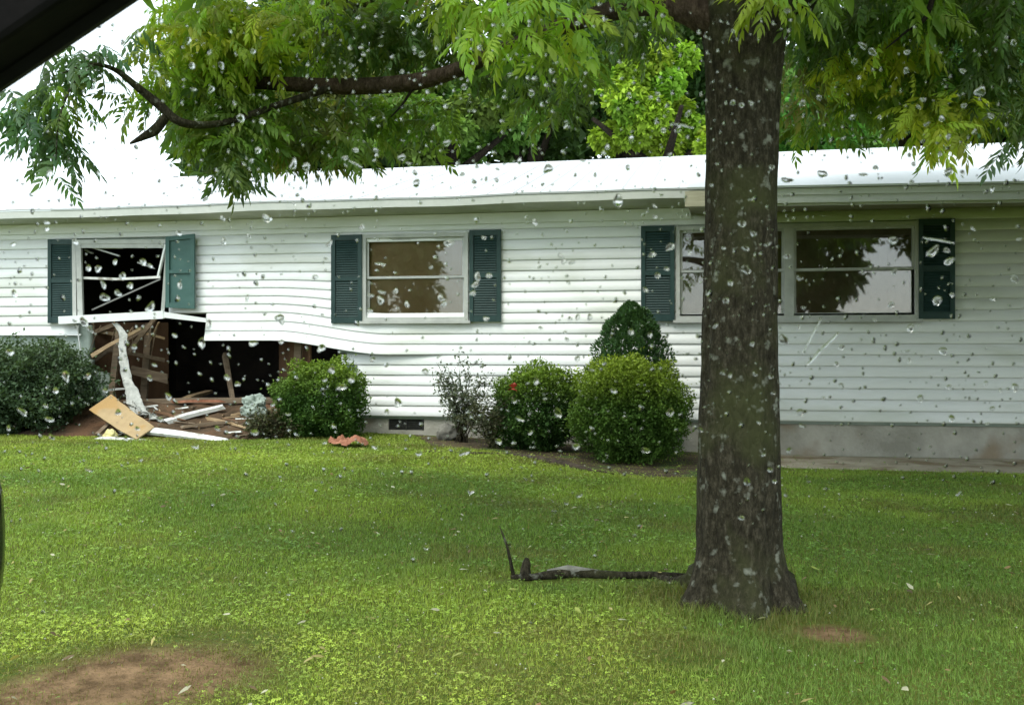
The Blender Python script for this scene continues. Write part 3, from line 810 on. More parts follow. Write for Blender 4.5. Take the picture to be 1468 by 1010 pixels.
# tan fibreboard sheet leaning on the earth
A, B, C_, E = dp(128, 588, .95), dp(160, 566, .72), dp(222, 612, 1.05), dp(196, 630, 1.42)
mb = MB(); nn = ((B-A).cross(E-A)).normalized(); n = 10
rows = []
for i in range(n+1):
    u = i/n; p, q = B.lerp(C_, u), A.lerp(E, u)
    j = random.uniform(-.012, .012)
    q = q+(q-p)*j*1.5; p = p+(p-q)*random.uniform(-.02, .02)
    sag_ = nn*.03*math.sin(u*3)
    rows.append((p+sag_, q+sag_))
for (p0, q0), (p1, q1) in zip(rows[:-1], rows[1:]):
    mb.add([p0, q0, q1, p1, p0-nn*.014, q0-nn*.014, q1-nn*.014, p1-nn*.014], [(0,1,2,3),(4,7,6,5),(0,3,7,4),(1,5,6,2),(0,4,5,1),(3,2,6,7)])
loose('fibreboard_sheet', 'tan', mb, 'tan fibreboard sheet fallen slanting from the hole onto the lawn edge', 'board')
# long torn strip of white wrap hanging from the sill down onto the heap
def ribbon(pts, ws, m_, name, label, cat, seed=3, th=.004, crinkle=.03):
    P = [Vector(p) for p in pts]; n = 46; m2 = 9; V = []; 
    for i in range(n+1):
        t = i/n*(len(P)-1); k = min(int(t), len(P)-2); f = t-k
        p0 = P[max(k-1, 0)]; p1 = P[k]; p2 = P[k+1]; p3 = P[min(k+2, len(P)-1)]
        c = 0.5*((2*p1)+(p2-p0)*f+(2*p0-5*p1+4*p2-p3)*f*f+(-p0+3*p1-3*p2+p3)*f**3)
        w = ws[k]*(1-f)+ws[k+1]*f
        for j in range(m2):
            s = (j/(m2-1)-.5); q = Vector((s*w, -.35*w*(.25-s*s), 0))
            nn_ = mnoise.noise_vector(Vector((i*.22, j*.6, seed)))*crinkle
            e = (abs(s) > .45)*mnoise.noise(Vector((i*.9, s*9, seed)))*.018
            V.append(c+q+nn_+Vector((e, 0, 0)))
    fs = [(i*m2+j, i*m2+j+1, (i+1)*m2+j+1, (i+1)*m2+j) for i in range(n) for j in range(m2-1)]
    mb = MB(); mb.add(V, fs); o = loose(name, m_, mb, label, cat, smooth=True); s = o.modifiers.new('t', 'SOLIDIFY'); s.thickness = th; return o
ribbon([dp(165, 463, .10), dp(176, 478, .14), dp(176, 505, .20), dp(180, 535, .26), dp(188, 560, .38), dp(194, 580, .5), dp(203, 594, .62)], [.09, .11, .11, .13, .17, .22, .22], 'insul', 'torn_wrap', 'long torn white wrap hanging from the broken sill down to the heap', 'torn wrap', crinkle=.014)
ribbon([dp(185, 575, .45), dp(200, 590, .6), dp(214, 594, .65), dp(236, 604, .7)], [.16, .16, .12, .03], 'insul', 'crumpled_wrap', 'crumpled grey-white wrap lying between the tan sheet and the slanting white board', 'torn wrap', 8, crinkle=.06)
plank('white_board', dp(212, 617, 1.1), dp(327, 632, 1.25), .10, .035, 'whiteboard', 'long white board lying from the tan sheet towards the right', roll=.5, taper=.75)
plank('white_board', dp(138, 629, 1.35), dp(230, 635, 1.45), .09, .035, 'whiteboard', 'short white board lying on the grass in front of the tan sheet', roll=.2)
plank('white_board', dp(152, 637, 1.42), dp(183, 640, 1.46), .14, .02, 'whiteboard', 'small flat white scrap under the frontmost board', roll=.1)
plank('white_board', dp(240, 604, .72), dp(317, 583, .45), .085, .05, 'whiteboard', 'white board slanting up over the earth heap towards the dark hole', roll=.3, taper=.8)
plank('timber', dp(226, 598, .6), dp(300, 592, .5), .06, .03, 'oldlumber', 'weathered timber lying on the earth heap behind the slanting white board')
plank('timber', dp(330, 596, .5), dp(388, 586, .4), .05, .04, 'lumber', 'pale broken timber lying near the grey lump on the heap')
plank('timber', dp(160, 605, .9), dp(140, 622, 1.3), .05, .03, 'oldlumber', 'dark short timber propping the tan sheet from below')
plank('timber', dp(250, 576, .22), dp(318, 574, .18), .05, .03, 'terra', 'thin reddish timber lying on the floor edge of the hole', 'board')
plank('timber', dp(345, 571, .2), dp(440, 573, .15), .07, .03, 'oldlumber', 'grey timber lying along the sill of the hole beside the round bush')
plank('splinter', dp(285, 617, .9), dp(287, 603, .85), .02, .015, 'lumber', 'small upright splinter standing out of the heap', 'splinter', taper=.3)
for k in range(60):
    px = random.uniform(150, 410); py = random.uniform(582, 622); off = .35+(py-582)/40*.75
    p = wall(px, py, off); p.z = mz(p.x, p.y)+.012; a = random.uniform(0, 6.3); L = random.uniform(.03, .16)
    mb = MB(); d = Vector((math.cos(a), math.sin(a), random.uniform(-.1, .2)))*L
    mb.beam(p-d, p+d, random.uniform(.015, .04), random.uniform(.008, .02), roll=random.uniform(-.4, .4), taper=random.uniform(.4, 1))
    loose('wood_scrap', random.choice(['oldlumber', 'lumber', 'oldlumber', 'whiteboard', 'brown']), mb, 'small wood scrap scattered on the earth heap below the hole', 'wood scrap', 'wood scraps on the earth heap')
def lump(name, c, r, m_, label, cat, seed=0, rough=.5, sub=4, flat=None):
    bm = bmesh.new(); bmesh.ops.create_icosphere(bm, subdivisions=sub, radius=1)
    for v in bm.verts:
        q = v.co*1.6+Vector((seed, 0, 0)); k = 1+rough*mnoise.noise(q)+rough*.5*mnoise.noise(q*2.7)
        v.co = Vector((v.co.x*r[0], v.co.y*r[1], v.co.z*r[2]))*k
        if flat is not None: v.co.z = max(v.co.z, -flat)
        v.co += Vector(c)
    me = D.meshes.new(name); bm.to_mesh(me); bm.free(); me.materials.append(M[m_])
    for p in me.polygons: p.use_smooth = True
    o = D.objects.new(name, me); COL.objects.link(o); return tag(o, label, cat)
c = dp(363, 593, .55); lump('crumpled_wrap', (c.x, c.y, mz(c.x, c.y)+.10), (.16, .10, .12), 'sheath', 'rounded crumpled grey lump of wrap on the heap right of the hole', 'torn wrap', 3, .55, 5)
c = dp(158, 624, 1.25); lump('foam_lump', (c.x, c.y, c.z), (.07, .05, .07), 'yellow', 'small pale yellow foam lump under the tan sheet', 'foam', 5, .4)
def cloth():
    mb = MB(); c = gpt(496, 640); n = 30; V = []
    for i in range(n+1):
        for j in range(n+1):
            u, v = i/n-.5, j/n-.5
            x = c.x+u*.46+.05*mnoise.noise(Vector((u*3, v*3, 1))); y = c.y+v*.40
            ed = max(0, 1-(abs(u)*2)**3)*max(0, 1-(abs(v)*2)**3)
            z = float(gz(x, y))+.025+ed*(.03+.10*abs(mnoise.noise(Vector((u*4+2, v*6, 4))))+.035*mnoise.noise(Vector((u*14, v*14, 2)))+.05*float(sstep(.05, .3, u+v*.3)))
            V.append((x, y, z))
    mb.add(V, [(i*(n+1)+j, (i+1)*(n+1)+j, (i+1)*(n+1)+j+1, i*(n+1)+j+1) for i in range(n) for j in range(n) if math.hypot((i-n/2)/n, (j-n/2)/n)+.10*mnoise.noise(Vector((i*.13, j*.13, 5))) < .46])
    loose('cloth', 'terra', mb, 'crumpled terracotta cloth lying on the grass in front of the round bush', 'cloth', smooth=True)
cloth()
c = gpt(640, 632); lump('stone', (c.x, -.45, float(gz(c.x, -.45))+.08), (.13, .10, .11), 'stone', 'dark grey stone at the foot of the leafless rose shrub', 'stone', 9, .3)
plank('timber', dp(262, 612, .95), dp(330, 604, .8), .05, .03, 'oldlumber', 'grey timber lying between the two long white boards', ragged=True)
plank('timber', dp(300, 600, .62), dp(352, 612, .95), .045, .03, 'lumber', 'pale timber crossing towards the brown-green crushed shrub', taper=.6)
plank('timber', dp(225, 590, .5), dp(262, 601, .7), .07, .02, 'brown', 'reddish brown flat piece on the heap beside the crumpled wrap')
plank('timber', dp(150, 560, .35), dp(190, 556, .25), .05, .03, 'whiteboard', 'short pale board lying behind the top of the tan sheet', taper=.5)
# low earth rim of the bed
mb = MB(); pts = [gpt(x, y) for x, y in ((610, 648), (680, 651), (730, 652), (780, 661), (815, 669), (850, 676), (880, 680))]
mb.tube([p+Vector((0, 0, .005)) for p in pts], [.01, .02, .025, .03, .04, .035, .01], 8, .8)
tag(mb.build('bed_edging', noisy((.03, .022, .014), (.08, .06, .04), 12, .95, .8, 40, name='edging'), None, True), 'dark low edging running along the front of the planting bed', 'edging')

# root and broken branch lying on the lawn beside the trunk
TD = 4.68
root = thing('fallen_branch', 'dark broken branch lying on the lawn left of the big trunk with one upright end', 'branch', tuple(gpt(735, 830)))
def gp(px, py, l=0.0): p = gpt(px, py); return p+Vector((0, 0, l))
mb = MB(); mb.tube([gp(733, 829, .01), gp(760, 831, .015), gp(790, 829, .02), gp(820, 827, .02), gp(850, 828, .02), gp(890, 829, .016), gp(935, 828, .014), gp(985, 831, .016)], [.012, .016, .022, .024, .022, .02, .02, .018], 10, .5, 2); mb.build('main_stem', M['bark'], root, True)
b0 = gp(737, 829, .0)
t_ = (b0-EYE).dot(FWD)
mb = MB(); mb.tube([b0, dep(732, 805, t_), dep(727, 782, t_), dep(721, 766, t_), dep(716, 753, t_)], [.011, .009, .007, .006, .002], 7, .3, 1); mb.tube([dep(727, 782, t_), dep(733, 779, t_)], [.004, .002], 5); mb.build('upright_twig', M['bark'], root, True)
mb = MB(); mb.tube([gp(752, 832, 0), dep(752, 815, t_), dep(754, 806, t_), dep(755, 799, t_)], [.03, .022, .018, .008], 10, .6, 6); mb.build('broken_stub', M['bark'], root, True)
mb = MB(); mb.tube([gp(785, 828, .03), gp(815, 827, .035), gp(860, 828, .03)], [.012, .026, .010], 8, .6, 8); mb.build('bark_piece', noisy((.14, .135, .11), (.30, .29, .25), 14, .9, .5, 40, name='pale peeled bark'), root, True)

# ------------------------------------------------------------ big tree
def treetrunk():
    base = gpt(1064, 868); base.z = 0
    T = (base-EYE).dot(FWD)
    s = F/T
    print('tree depth', T, 'px/m', s)
    tree = thing('tree', 'big ridged tree with drooping leaves on the lawn, nearest to the camera', 'tree', tuple(base))
    # outline rows: (py, left px, right px)
    rows = [(905, 985, 1152), (868, 972, 1146), (840, 986, 1133), (815, 994, 1126), (780, 999, 1120), (740, 999, 1119), (690, 1000, 1117), (600, 1002, 1116), (500, 1005, 1115), (400, 1008, 1114), (300, 1011, 1113), (200, 1013, 1114), (120, 1013, 1117), (60, 1008, 1124), (20, 1002, 1140), (-40, 1000, 1150), (-120, 1012, 1140), (-300, 1025, 1120), (-600, 1040, 1110)]
    n = 72; V = []; sub = 6; R = []
    ys = [r[0] for r in rows][::-1]
    yy = np.linspace(905, -600, 190)
    lx = np.interp(yy, ys, [r[1] for r in rows][::-1]); rx = np.interp(yy, ys, [r[2] for r in rows][::-1])
    for k, y in enumerate(yy):
        c = dep((lx[k]+rx[k])/2, y, T); r = (rx[k]-lx[k])/2/s
        fl = max(0, 1-(c.z)/0.34)
        for j in range(n):
            a = 2*math.pi*j/n
            rib = .045*mnoise.noise(Vector((math.cos(a)*5, math.sin(a)*5, c.z*1.1)))+.03*mnoise.noise(Vector((math.cos(a)*13, math.sin(a)*13, c.z*3)))+.02*mnoise.noise(Vector((math.cos(a)*25, math.sin(a)*25, c.z*9)))
            but = fl**1.5*.22*(math.cos(a*5+.8))
            rr = r*(.985+rib*1.3+but)
            V.append((c.x+math.cos(a)*rr, c.y+math.sin(a)*rr, c.z-.03*fl))
    m = len(yy)
    i = (np.arange(m-1)[:, None]*n); j = np.arange(n)[None]; j2 = (np.arange(n)+1) % n
    Q = np.stack([(i+j).ravel(), (i+j2[None]).ravel(), (i+n+j2[None]).ravel(), (i+n+j).ravel()], 1)
    npmesh('trunk', np.array(V), Q, M['bark'], parent=tree, smooth=True)
    rt = MB(); rt.tube([gp(1002, 838, .04), gp(985, 842, .02), gp(965, 835, .0), gp(945, 829, .004), gp(932, 828, -.008)], [.07, .045, .028, .018, .008], 12, .4, 3)
    rt.build('root', M['bark'], tree, True)
    rt = MB(); rt.tube([gp(1120, 850, .06), gp(1132, 868, .03), gp(1142, 880, -.01)], [.07, .04, .012], 12, .3, 4)
    rt.build('root', M['bark'], tree, True)
    return tree, T
tree, TD = treetrunk()
def limb(pts, rad, m_='bark_dark', name='limb', wob=.25, seed=1, n=12):
    # smooth the path
    P = [dep(*p) for p in pts]; Q = []; R_ = []
    for k in range(len(P)-1):
        p0 = P[max(k-1, 0)]; p1 = P[k]; p2 = P[k+1]; p3 = P[min(k+2, len(P)-1)]
        for f in np.linspace(0, 1, 6, endpoint=False):
            Q.append(0.5*((2*p1)+(p2-p0)*f+(2*p0-5*p1+4*p2-p3)*f*f+(-p0+3*p1-3*p2+p3)*f**3)); R_.append(rad[k]*(1-f)+rad[k+1]*f)
    Q.append(P[-1]); R_.append(rad[-1])
    mb = MB(); mb.tube(Q, R_, n, wob, seed); return mb.build(name, M[m_], tree, True)
limb([(1040, 40, TD), (990, 12, TD), (930, 5, TD+.1), (870, 18, TD+.3), (800, 40, TD+.5), (720, 72, TD+.8), (650, 102, TD+1.0), (590, 118, TD+1.1), (500, 124, TD+1.2), (400, 120, TD+1.2), (335, 118, TD+1.2)], [.10, .08, .06, .045, .04, .036, .038, .044, .044, .036, .026], 'bark_red')
limb([(338, 118, TD+1.2), (318, 130, TD+1.2), (290, 146, TD+1.2), (262, 162, TD+1.1)], [.03, .02, .014, .006], seed=4)
limb([(480, 124, TD+1.2), (400, 150, TD+1.0), (320, 176, TD+.7), (262, 176, TD+.5), (228, 150, TD+.5), (196, 124, TD+.45), (165, 100, TD+.4), (130, 92, TD+.3), (90, 105, TD+.2)], [.020, .018, .017, .020, .022, .017, .011, .007, .003], 'bark', seed=5)
limb([(240, 165, TD+.5), (222, 186, TD+.5), (205, 196, TD+.5), (186, 206, TD+.5)], [.018, .024, .016, .004], 'bark', seed=6)
limb([(135, 92, TD+.3), (105, 120, TD+.2), (85, 170, TD+.1), (80, 230, TD+.1)], [.008, .006, .004, .002], 'bark', seed=7)
limb([(600, 118, TD+1.1), (590, 130, TD+1.1), (575, 152, TD+1.1), (560, 168, TD+1.1)], [.012, .008, .006, .003], seed=8)
limb([(1090, 40, TD), (1150, 0, TD+.1), (1230, -50, TD+.3), (1360, -130, TD+.6), (1500, -180, TD+1)], [.09, .07, .06, .05, .03], seed=9)
limb([(1350, -60, TD+.4), (1330, 20, TD+.4), (1300, 45, TD+.4), (1270, 70, TD+.4)], [.02, .012, .007, .003], seed=10)
limb([(1060, -300, TD), (1000, -500, TD-.5), (900, -700, TD-1.5)], [.10, .08, .05], seed=11)
limb([(1060, -300, TD), (1200, -550, TD+.8), (1300, -800, TD+1.5)], [.10, .08, .05], seed=12)

# leaves of that tree: px, py, depth, rx, ry (pixels), rd (metres), how many, palette
G_DK = (0.12, 0.20, 0.055); G_MD = (0.18, 0.295, 0.055); G_LT = (0.32, 0.46, 0.065); G_YL = (0.42, 0.53, 0.07); G_BL = (0.12, 0.22, 0.11); G_BR = (0.24, 0.28, 0.10)
CLUMPS = [
 # left hanging sprays against the sky
 (115, 95, 5.0, 46, 24, .25, 15, G_BL), (40, 150, 4.9, 40, 34, .25, 14, G_BL), (95, 150, 4.9, 30, 34, .25, 9, G_MD), (60, 195, 4.9, 36, 24, .25, 13, G_BL), (88, 222, 4.9, 26, 14, .15, 6, G_BL), (12, 175, 4.9, 14, 26, .2, 3, G_BL), (78, 252, 4.9, 5, 10, .08, 1.3, G_BL),
 (200, 62, 5.3, 14, 10, .2, 3, G_BL), (190, 160, 5.3, 16, 18, .2, 4, G_MD), (222, 110, 5.3, 22, 26, .2, 8, G_LT),
 # main left mass
 (290, 25, 5.8, 60, 45, .6, 60, G_LT), (350, 60, 5.8, 70, 45, .6, 70, G_YL), (260, 70, 5.7, 40, 40, .5, 34, G_YL), (430, 35, 6.0, 70, 50, .6, 60, G_LT), (300, 100, 5.8, 50, 30, .5, 38, G_LT), (400, 90, 6.2, 60, 25, .4, 30, G_MD),
 (255, 140, 5.8, 30, 26, .35, 22, G_MD), (300, 170, 5.7, 55, 35, .45, 48, G_MD), (330, 205, 5.5, 48, 30, .35, 42, G_MD), (330, 240, 5.3, 26, 18, .2, 12, G_DK), (320, 268, 5.3, 12, 8, .12, 2.5, G_DK), (380, 190, 6.0, 60, 45, .5, 48, G_MD), (440, 175, 6.3, 55, 45, .5, 40, G_BR), (500, 215, 6.0, 40, 26, .3, 20, G_MD), (520, 165, 6.4, 50, 30, .4, 26, G_MD), (345, 150, 5.9, 60, 20, .4, 26, G_MD), (430, 225, 6.2, 50, 16, .3, 14, G_BR),
 (600, 180, 6.6, 60, 45, .5, 30, G_MD), (505, 60, 6.0, 40, 45, .5, 34, G_DK), (560, 60, 6.2, 50, 50, .5, 50, G_DK), (640, 50, 6.2, 60, 50, .5, 60, G_DK), (700, 110, 6.3, 50, 40, .5, 26, G_DK),
 # bright near sprays
 (690, 15, 4.2, 40, 14, .25, 14, G_LT), (640, 10, 4.3, 26, 16, .25, 8, G_LT), (750, 10, 4.1, 34, 16, .25, 10, G_LT), (672, 62, 4.1, 22, 14, .15, 4, G_LT), (735, 58, 4.1, 32, 22, .2, 8, G_LT), (790, 60, 4.1, 32, 22, .2, 8, G_LT), (825, 40, 4.1, 26, 18, .2, 6, G_LT), (770, 95, 4.3, 30, 16, .2, 5, G_MD), (860, 5, 4.2, 30, 14, .2, 6, G_MD), (905, -5, 4.2, 36, 12, .2, 7, G_LT), (1110, 2, 4.2, 28, 12, .15, 8, G_LT), (1160, 4, 4.3, 22, 14, .2, 5, G_MD),
 (830, 100, 6.5, 40, 30, .4, 16, G_MD), (780, 150, 6.8, 50, 40, .5, 20, G_DK), (900, 60, 6.8, 60, 30, .5, 26, G_DK),
 # right side
 (1180, 60, 6.0, 55, 45, .5, 50, G_DK), (1250, 20, 5.6, 60, 40, .5, 60, G_DK), (1330, 10, 5.4, 60, 40, .5, 60, G_MD), (1420, 30, 5.4, 60, 45, .5, 60, G_DK), (1290, 80, 5.6, 40, 40, .4, 36, G_YL), (1210, 110, 6.0, 50, 34, .4, 40, G_YL), (1340, 110, 5.7, 60, 45, .4, 56, G_MD), (1420, 115, 5.6, 50, 45, .4, 50, G_DK), (1260, 150, 6.0, 50, 24, .4, 30, G_MD), (1340, 165, 5.5, 45, 26, .3, 36, G_YL), (1350, 195, 5.2, 26, 14, .2, 10, G_YL), (1335, 212, 5.1, 10, 6, .1, 2, G_LT), (1380, 165, 5.4, 26, 24, .25, 16, G_YL), (1455, 214, 4.9, 12, 10, .1, 2, G_BL), (1450, 175, 5.4, 26, 30, .3, 16, G_DK), (1150, 130, 6.4, 36, 40, .4, 22, G_BR), (1180, 180, 6.6, 50, 22, .4, 22, G_MD),
]
def leafcrown(clumps, name, shapes, sc, seed, m_, parent, droop=.9):
    r = np.random.default_rng(seed); P = []; Cc = []
    for (px, py, t, rx, ry, rd, n, col) in clumps:
        n = int(n)
        g = r.normal(size=(n, 3)); g /= np.maximum(np.linalg.norm(g, axis=1, keepdims=True), 1e-6); g *= (r.random((n, 1))**.45)
        for q in g:
            P.append(dep(px+q[0]*rx, py+q[1]*ry-14, t+q[2]*rd))
            k = r.uniform(.6, 1.4); y = r.uniform(.85, 1.25); Cc.append((col[0]*k*y, col[1]*k, col[2]*k))
    P = np.array(P); n = len(P)
    V, Fc, C_ = scatter(shapes, P, r.uniform(0, 6.28, n), r.normal(.35, .5, n)*droop, r.normal(0, .5, n), r.uniform(.7, 1.15, n)*sc, np.array(Cc))
    return npmesh(name, V, Fc, M[m_], C_, parent)
leafcrown([(c[0], c[1], c[2], c[3]*1.08, c[4]*1.1, c[5], c[6]*(2.3 if c[2] > 4.5 else 1.5)*(.8 if c[0] > 1115 else 1), c[7]) for c in CLUMPS], 'crown', CL, 0.52, 4, 'leaf', tree, .7)
# the part of the crown over the picture: shades the stem
r = np.random.default_rng(9); n = 2300
ctr = np.array(dep(1000, -560, TD+.3)); g = r.normal(size=(n, 3)); g /= np.linalg.norm(g, axis=1, keepdims=True); g *= r.random((n, 1))**.4
P = ctr+g*np.array([4.6, 3.4, 1.7]); ok = np.array([topx(p)[1] < -60 or topx(p)[2] < 1.0 for p in P]); P = P[ok]; n = len(P)
k = r.uniform(.7, 1.4, (n, 1))
V, Fc, C_ = scatter(CL, P, r.uniform(0, 6.28, n), r.normal(.3, .5, n), r.normal(0, .5, n), r.uniform(.9, 1.5, n), np.array([G_MD])*k)
npmesh('upper_crown', V, Fc, M['leaf'], C_, tree)

# outer boughs added out of view to shade the wall under the porch
r = np.random.default_rng(19); n = 2600
g = r.normal(size=(n, 3)); g /= np.linalg.norm(g, axis=1, keepdims=True); g *= r.random((n, 1))**.4
P = np.array([5.2, -3.6, 5.6])+g*np.array([3.6, 3.0, 1.5]); ok = np.array([topx(p)[1] < -40 or topx(p)[0] > 1530 for p in P]); P = P[ok]; n = len(P)
V, Fc, C_ = scatter(CL, P, r.uniform(0, 6.28, n), r.normal(.3, .5, n), r.normal(0, .5, n), r.uniform(1.0, 1.7, n), np.array([G_MD])*r.uniform(.7, 1.4, (n, 1)))
npmesh('outer_shade_crown', V, Fc, M['leaf'], C_, tree)

# ------------------------------------------------------------ trees behind the house
def bgcrown(name, R, n, leaf, col, seed, m_='leaf_far', parent=None, ctr=(0, 0, 0), lobes=26):
    r = np.random.default_rng(seed)
    L = r.normal(size=(lobes, 3)); L /= np.linalg.norm(L, axis=1, keepdims=True); L *= r.uniform(.45, .95, (lobes, 1)); lr = r.uniform(.18, .36, lobes)
    lc = r.uniform(.75, 1.35, lobes); ly = r.uniform(.85, 1.3, lobes)
    k = r.integers(0, lobes, n); g = r.normal(size=(n, 3)); g /= np.linalg.norm(g, axis=1, keepdims=True)
    P = (L[k]+g*(lr[k][:, None]*r.random((n, 1))**.33))*np.array(R)+np.array(ctr)
    c = np.array((2.4, 1.85, 2.0))*np.array(col)[None]*(lc[k]*r.uniform(.7, 1.35, n))[:, None]; c[:, 0] *= ly[k]
    V, Fc, C_ = scatter(SIMPLE, P, r.uniform(0, 6.28, n), r.normal(.4, .6, n), r.normal(0, .6, n), r.uniform(.6, 1.4, n)*leaf, c)
    return npmesh(name, V, Fc, M[m_], C_, parent)
def bgtree(px, t, pyb, pyt, wpx, col, seed, label, n=15000, leaf=.20, group='trees behind the house', lobes=26):
    base = dep(px, 500, t); base.z = 0.0
    zt = 1.12+(500-pyt)*t/F; zb = 1.12+(500-pyb)*t/F
    tr = thing('tree', label, 'tree', tuple(base), group)
    mb = MB(); mb.tube([base+Vector((0, 0, -.2)), base+Vector((.1, 0, zb)), base+Vector((0, 0, zb*.4+zt*.6))], [.28, .2, .06], 9, .2, seed)
    for a in range(4): mb.tube([base+Vector((0, 0, zb*.9+.3)), base+Vector((math.cos(a*1.6+seed)*1.4, math.sin(a*1.6+seed)*1.2, zb*.6+zt*.4))], [.12, .04], 6, .2, a)
    mb.build('trunk', M['bark_dark'], tr, True)
    bgcrown('crown', (wpx/2*t/F, wpx/2*t/F*.8, (zt-zb)/2), n, leaf, col, seed, parent=tr, ctr=(base.x, base.y, (zt+zb)/2), lobes=lobes)
    return tr
bgtree(345, 25, 262, 20, 230, (.035, .085, .02), 1, 'dark green tree standing behind the left end of the roof')
bgtree(500, 27, 262, -120, 300, (.05, .085, .024), 2, 'olive green tree behind the roof, left of the middle', 17000)
bgtree(640, 21, 250, 95, 230, (.05, .12, .022), 3, 'mid green low tree close behind the roof above the middle window', 12000, .16)
bgtree(760, 26, 250, -60, 270, (.028, .07, .018), 4, 'dark tree behind the roof between the olive tree and the yellow one', 17000)
bgtree(950, 20, 240, 72, 200, (.10, .21, .02), 5, 'bright yellow-green tree behind the roof just left of the big trunk', 26000, .12)
bgtree(900, 29, 240, -160, 280, (.03, .075, .02), 6, 'tall dark tree behind the bright yellow-green one', 15000)
bgtree(1070, 30, 240, -120, 300, (.03, .075, .02), 7, 'tall dark tree hidden partly by the big trunk', 15000)
bgtree(1190, 22, 232, 90, 230, (.04, .125, .022), 8, 'fresh green low tree behind the roof just right of the big trunk', 14000, .16)
bgtree(1300, 28, 232, -120, 300, (.025, .065, .018), 9, 'tall dark tree behind the right part of the roof', 16000)
bgtree(1440, 25, 225, -60, 250, (.025, .075, .024), 10, 'deep green tree behind the right end of the roof', 15000)
bgtree(1580, 27, 225, -100, 300, (.03, .08, .02), 12, 'tall green tree behind the far right end of the roof', 12000)
# far wood closing the gaps low behind them
def wood():
    r = np.random.default_rng(77); n = 26000
    px = r.uniform(225, 1700, n); t = r.uniform(34, 42, n); ztop = 1.12+(500-(40+60*np.sin(px*.013)+30*np.sin(px*.041)))*t/F
    z = r.uniform(0, 1, n)**.8*ztop; y0 = np.clip((px-225)/60, .12, 1); z = z*y0
    P = np.array([dep(a, 500, b) for a, b in zip(px, t)]); P[:, 2] = z
    c = np.array([(.05, .10, .03)])*r.uniform(.6, 1.3, (n, 1))
    V, Fc, C_ = scatter(SIMPLE, P, r.uniform(0, 6.28, n), r.normal(.4, .6, n), r.normal(0, .6, n), r.uniform(.5, .9, n), c)
    tag(npmesh('far_wood', V, Fc, M['leaf_far'], C_), 'dark far-off wood closing the view behind the garden trees', 'wood', kind='stuff')
wood()
base = dep(1980, 500, 7.2); base.z = 0  # tree added outside the view for the shade it casts on the right wall
tr = thing('tree', 'unseen bushy tree added beyond the right edge of the view to shade the right wall', 'tree', tuple(base))
mb = MB(); mb.tube([base, base+Vector((0, 0, 3.4))], [.16, .07], 9, .2, 3); mb.build('trunk', M['bark'], tr, True)
bgcrown('crown', (1.9, 1.9, 2.5), 16000, .16, (.05, .11, .03), 88, parent=tr, ctr=(base.x, base.y, 3.7))
# trees across the road, behind the camera: they show in the window glass
for k, (x, y, s_) in enumerate(((-11.6, -31, .9), (-3.5, -38, 1.1), (5.6, -31, .9), (13, -36, 1.3))):
    base = Vector((x, y, 0)); tr = thing('tree', ['round tree across the road mirrored in the glass of the middle window', 'taller tree across the road, mirrored in window glass', 'small tree across the road, mirrored in window glass', 'broad tree far across the road, mirrored in the right window'][k], 'tree', tuple(base), 'trees across the road')
    mb = MB(); mb.tube([base, base+Vector((0, 0, 4*s_))], [.3, .15], 8, .2, k); mb.build('trunk', M['bark_dark'], tr, True)
    bgcrown('crown', (3.2*s_, 3*s_, 2.8*s_), 5000, .45, (.03, .07, .02), 60+k, parent=tr, ctr=(x, y, 4.9*s_))

# ------------------------------------------------------------ bushes
def bush(px0, px1, pyt, pyb, off, label, cols, seed, n=15000, leaf=.032, square=2.6, name='bush', cat='bush', tips=0.5, fill=.35, lump=.30):
    c = wall((px0+px1)/2, 500, off); t = (c-EYE).dot(FWD); hw = (px1-px0)/2*t/F
    zt = 1.12+(500-pyt)*t/F; zb = float(gz(c.x, c.y)); cz = (zt+zb)/2; hz = (zt-zb)/2
    b = thing(name, label, cat, (c.x, c.y, zb))
    r = np.random.default_rng(seed)
    g = r.normal(size=(n, 3)); g /= np.linalg.norm(g, axis=1, keepdims=True)
    k = (np.abs(g)**square).sum(1)**(-1/square); g = g*k[:, None]
    nz_ = np.array([mnoise.noise(Vector(q)*2.3+Vector((seed, 0, 0))) for q in g[:, :]])+.5*np.array([mnoise.noise(Vector(q)*6+Vector((seed, 4, 0))) for q in g[:, :]])
    rad = (1-fill*r.random(n)**1.6)*(1+lump*nz_)*(1+.16*(r.random(n) < .06)*r.random(n))
    q = g*rad[:, None]
    P = q*np.array([hw, hw*.9, hz])+np.array([c.x, c.y, cz]); P[:, 2] = np.maximum(P[:, 2], zb+.03)
    # narrower foot
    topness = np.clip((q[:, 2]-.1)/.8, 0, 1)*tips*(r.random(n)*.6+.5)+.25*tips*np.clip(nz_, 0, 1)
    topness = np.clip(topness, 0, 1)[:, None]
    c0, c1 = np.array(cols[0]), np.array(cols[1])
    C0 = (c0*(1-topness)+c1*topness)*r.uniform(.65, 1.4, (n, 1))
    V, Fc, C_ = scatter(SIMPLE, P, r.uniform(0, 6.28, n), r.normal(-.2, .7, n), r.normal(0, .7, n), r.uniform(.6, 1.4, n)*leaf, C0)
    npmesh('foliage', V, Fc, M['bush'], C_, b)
    mb = MB(); rs = random.Random(seed)
    for i in range(9):
        a = rs.uniform(0, 6.28); e = Vector((c.x+math.cos(a)*hw*.7, c.y+math.sin(a)*hw*.6, cz+hz*rs.uniform(0, .6)))
        mid = Vector((c.x+math.cos(a)*hw*.25, c.y+math.sin(a)*hw*.2, zb+hz*.5))
        mb.tube([Vector((c.x+rs.uniform(-.06, .06), c.y+rs.uniform(-.06, .06), zb-.03)), mid, e], [.016, .012, .004], 6, .2, i)
    mb.build('stems', M['bark_dark'], b, True)
    return b
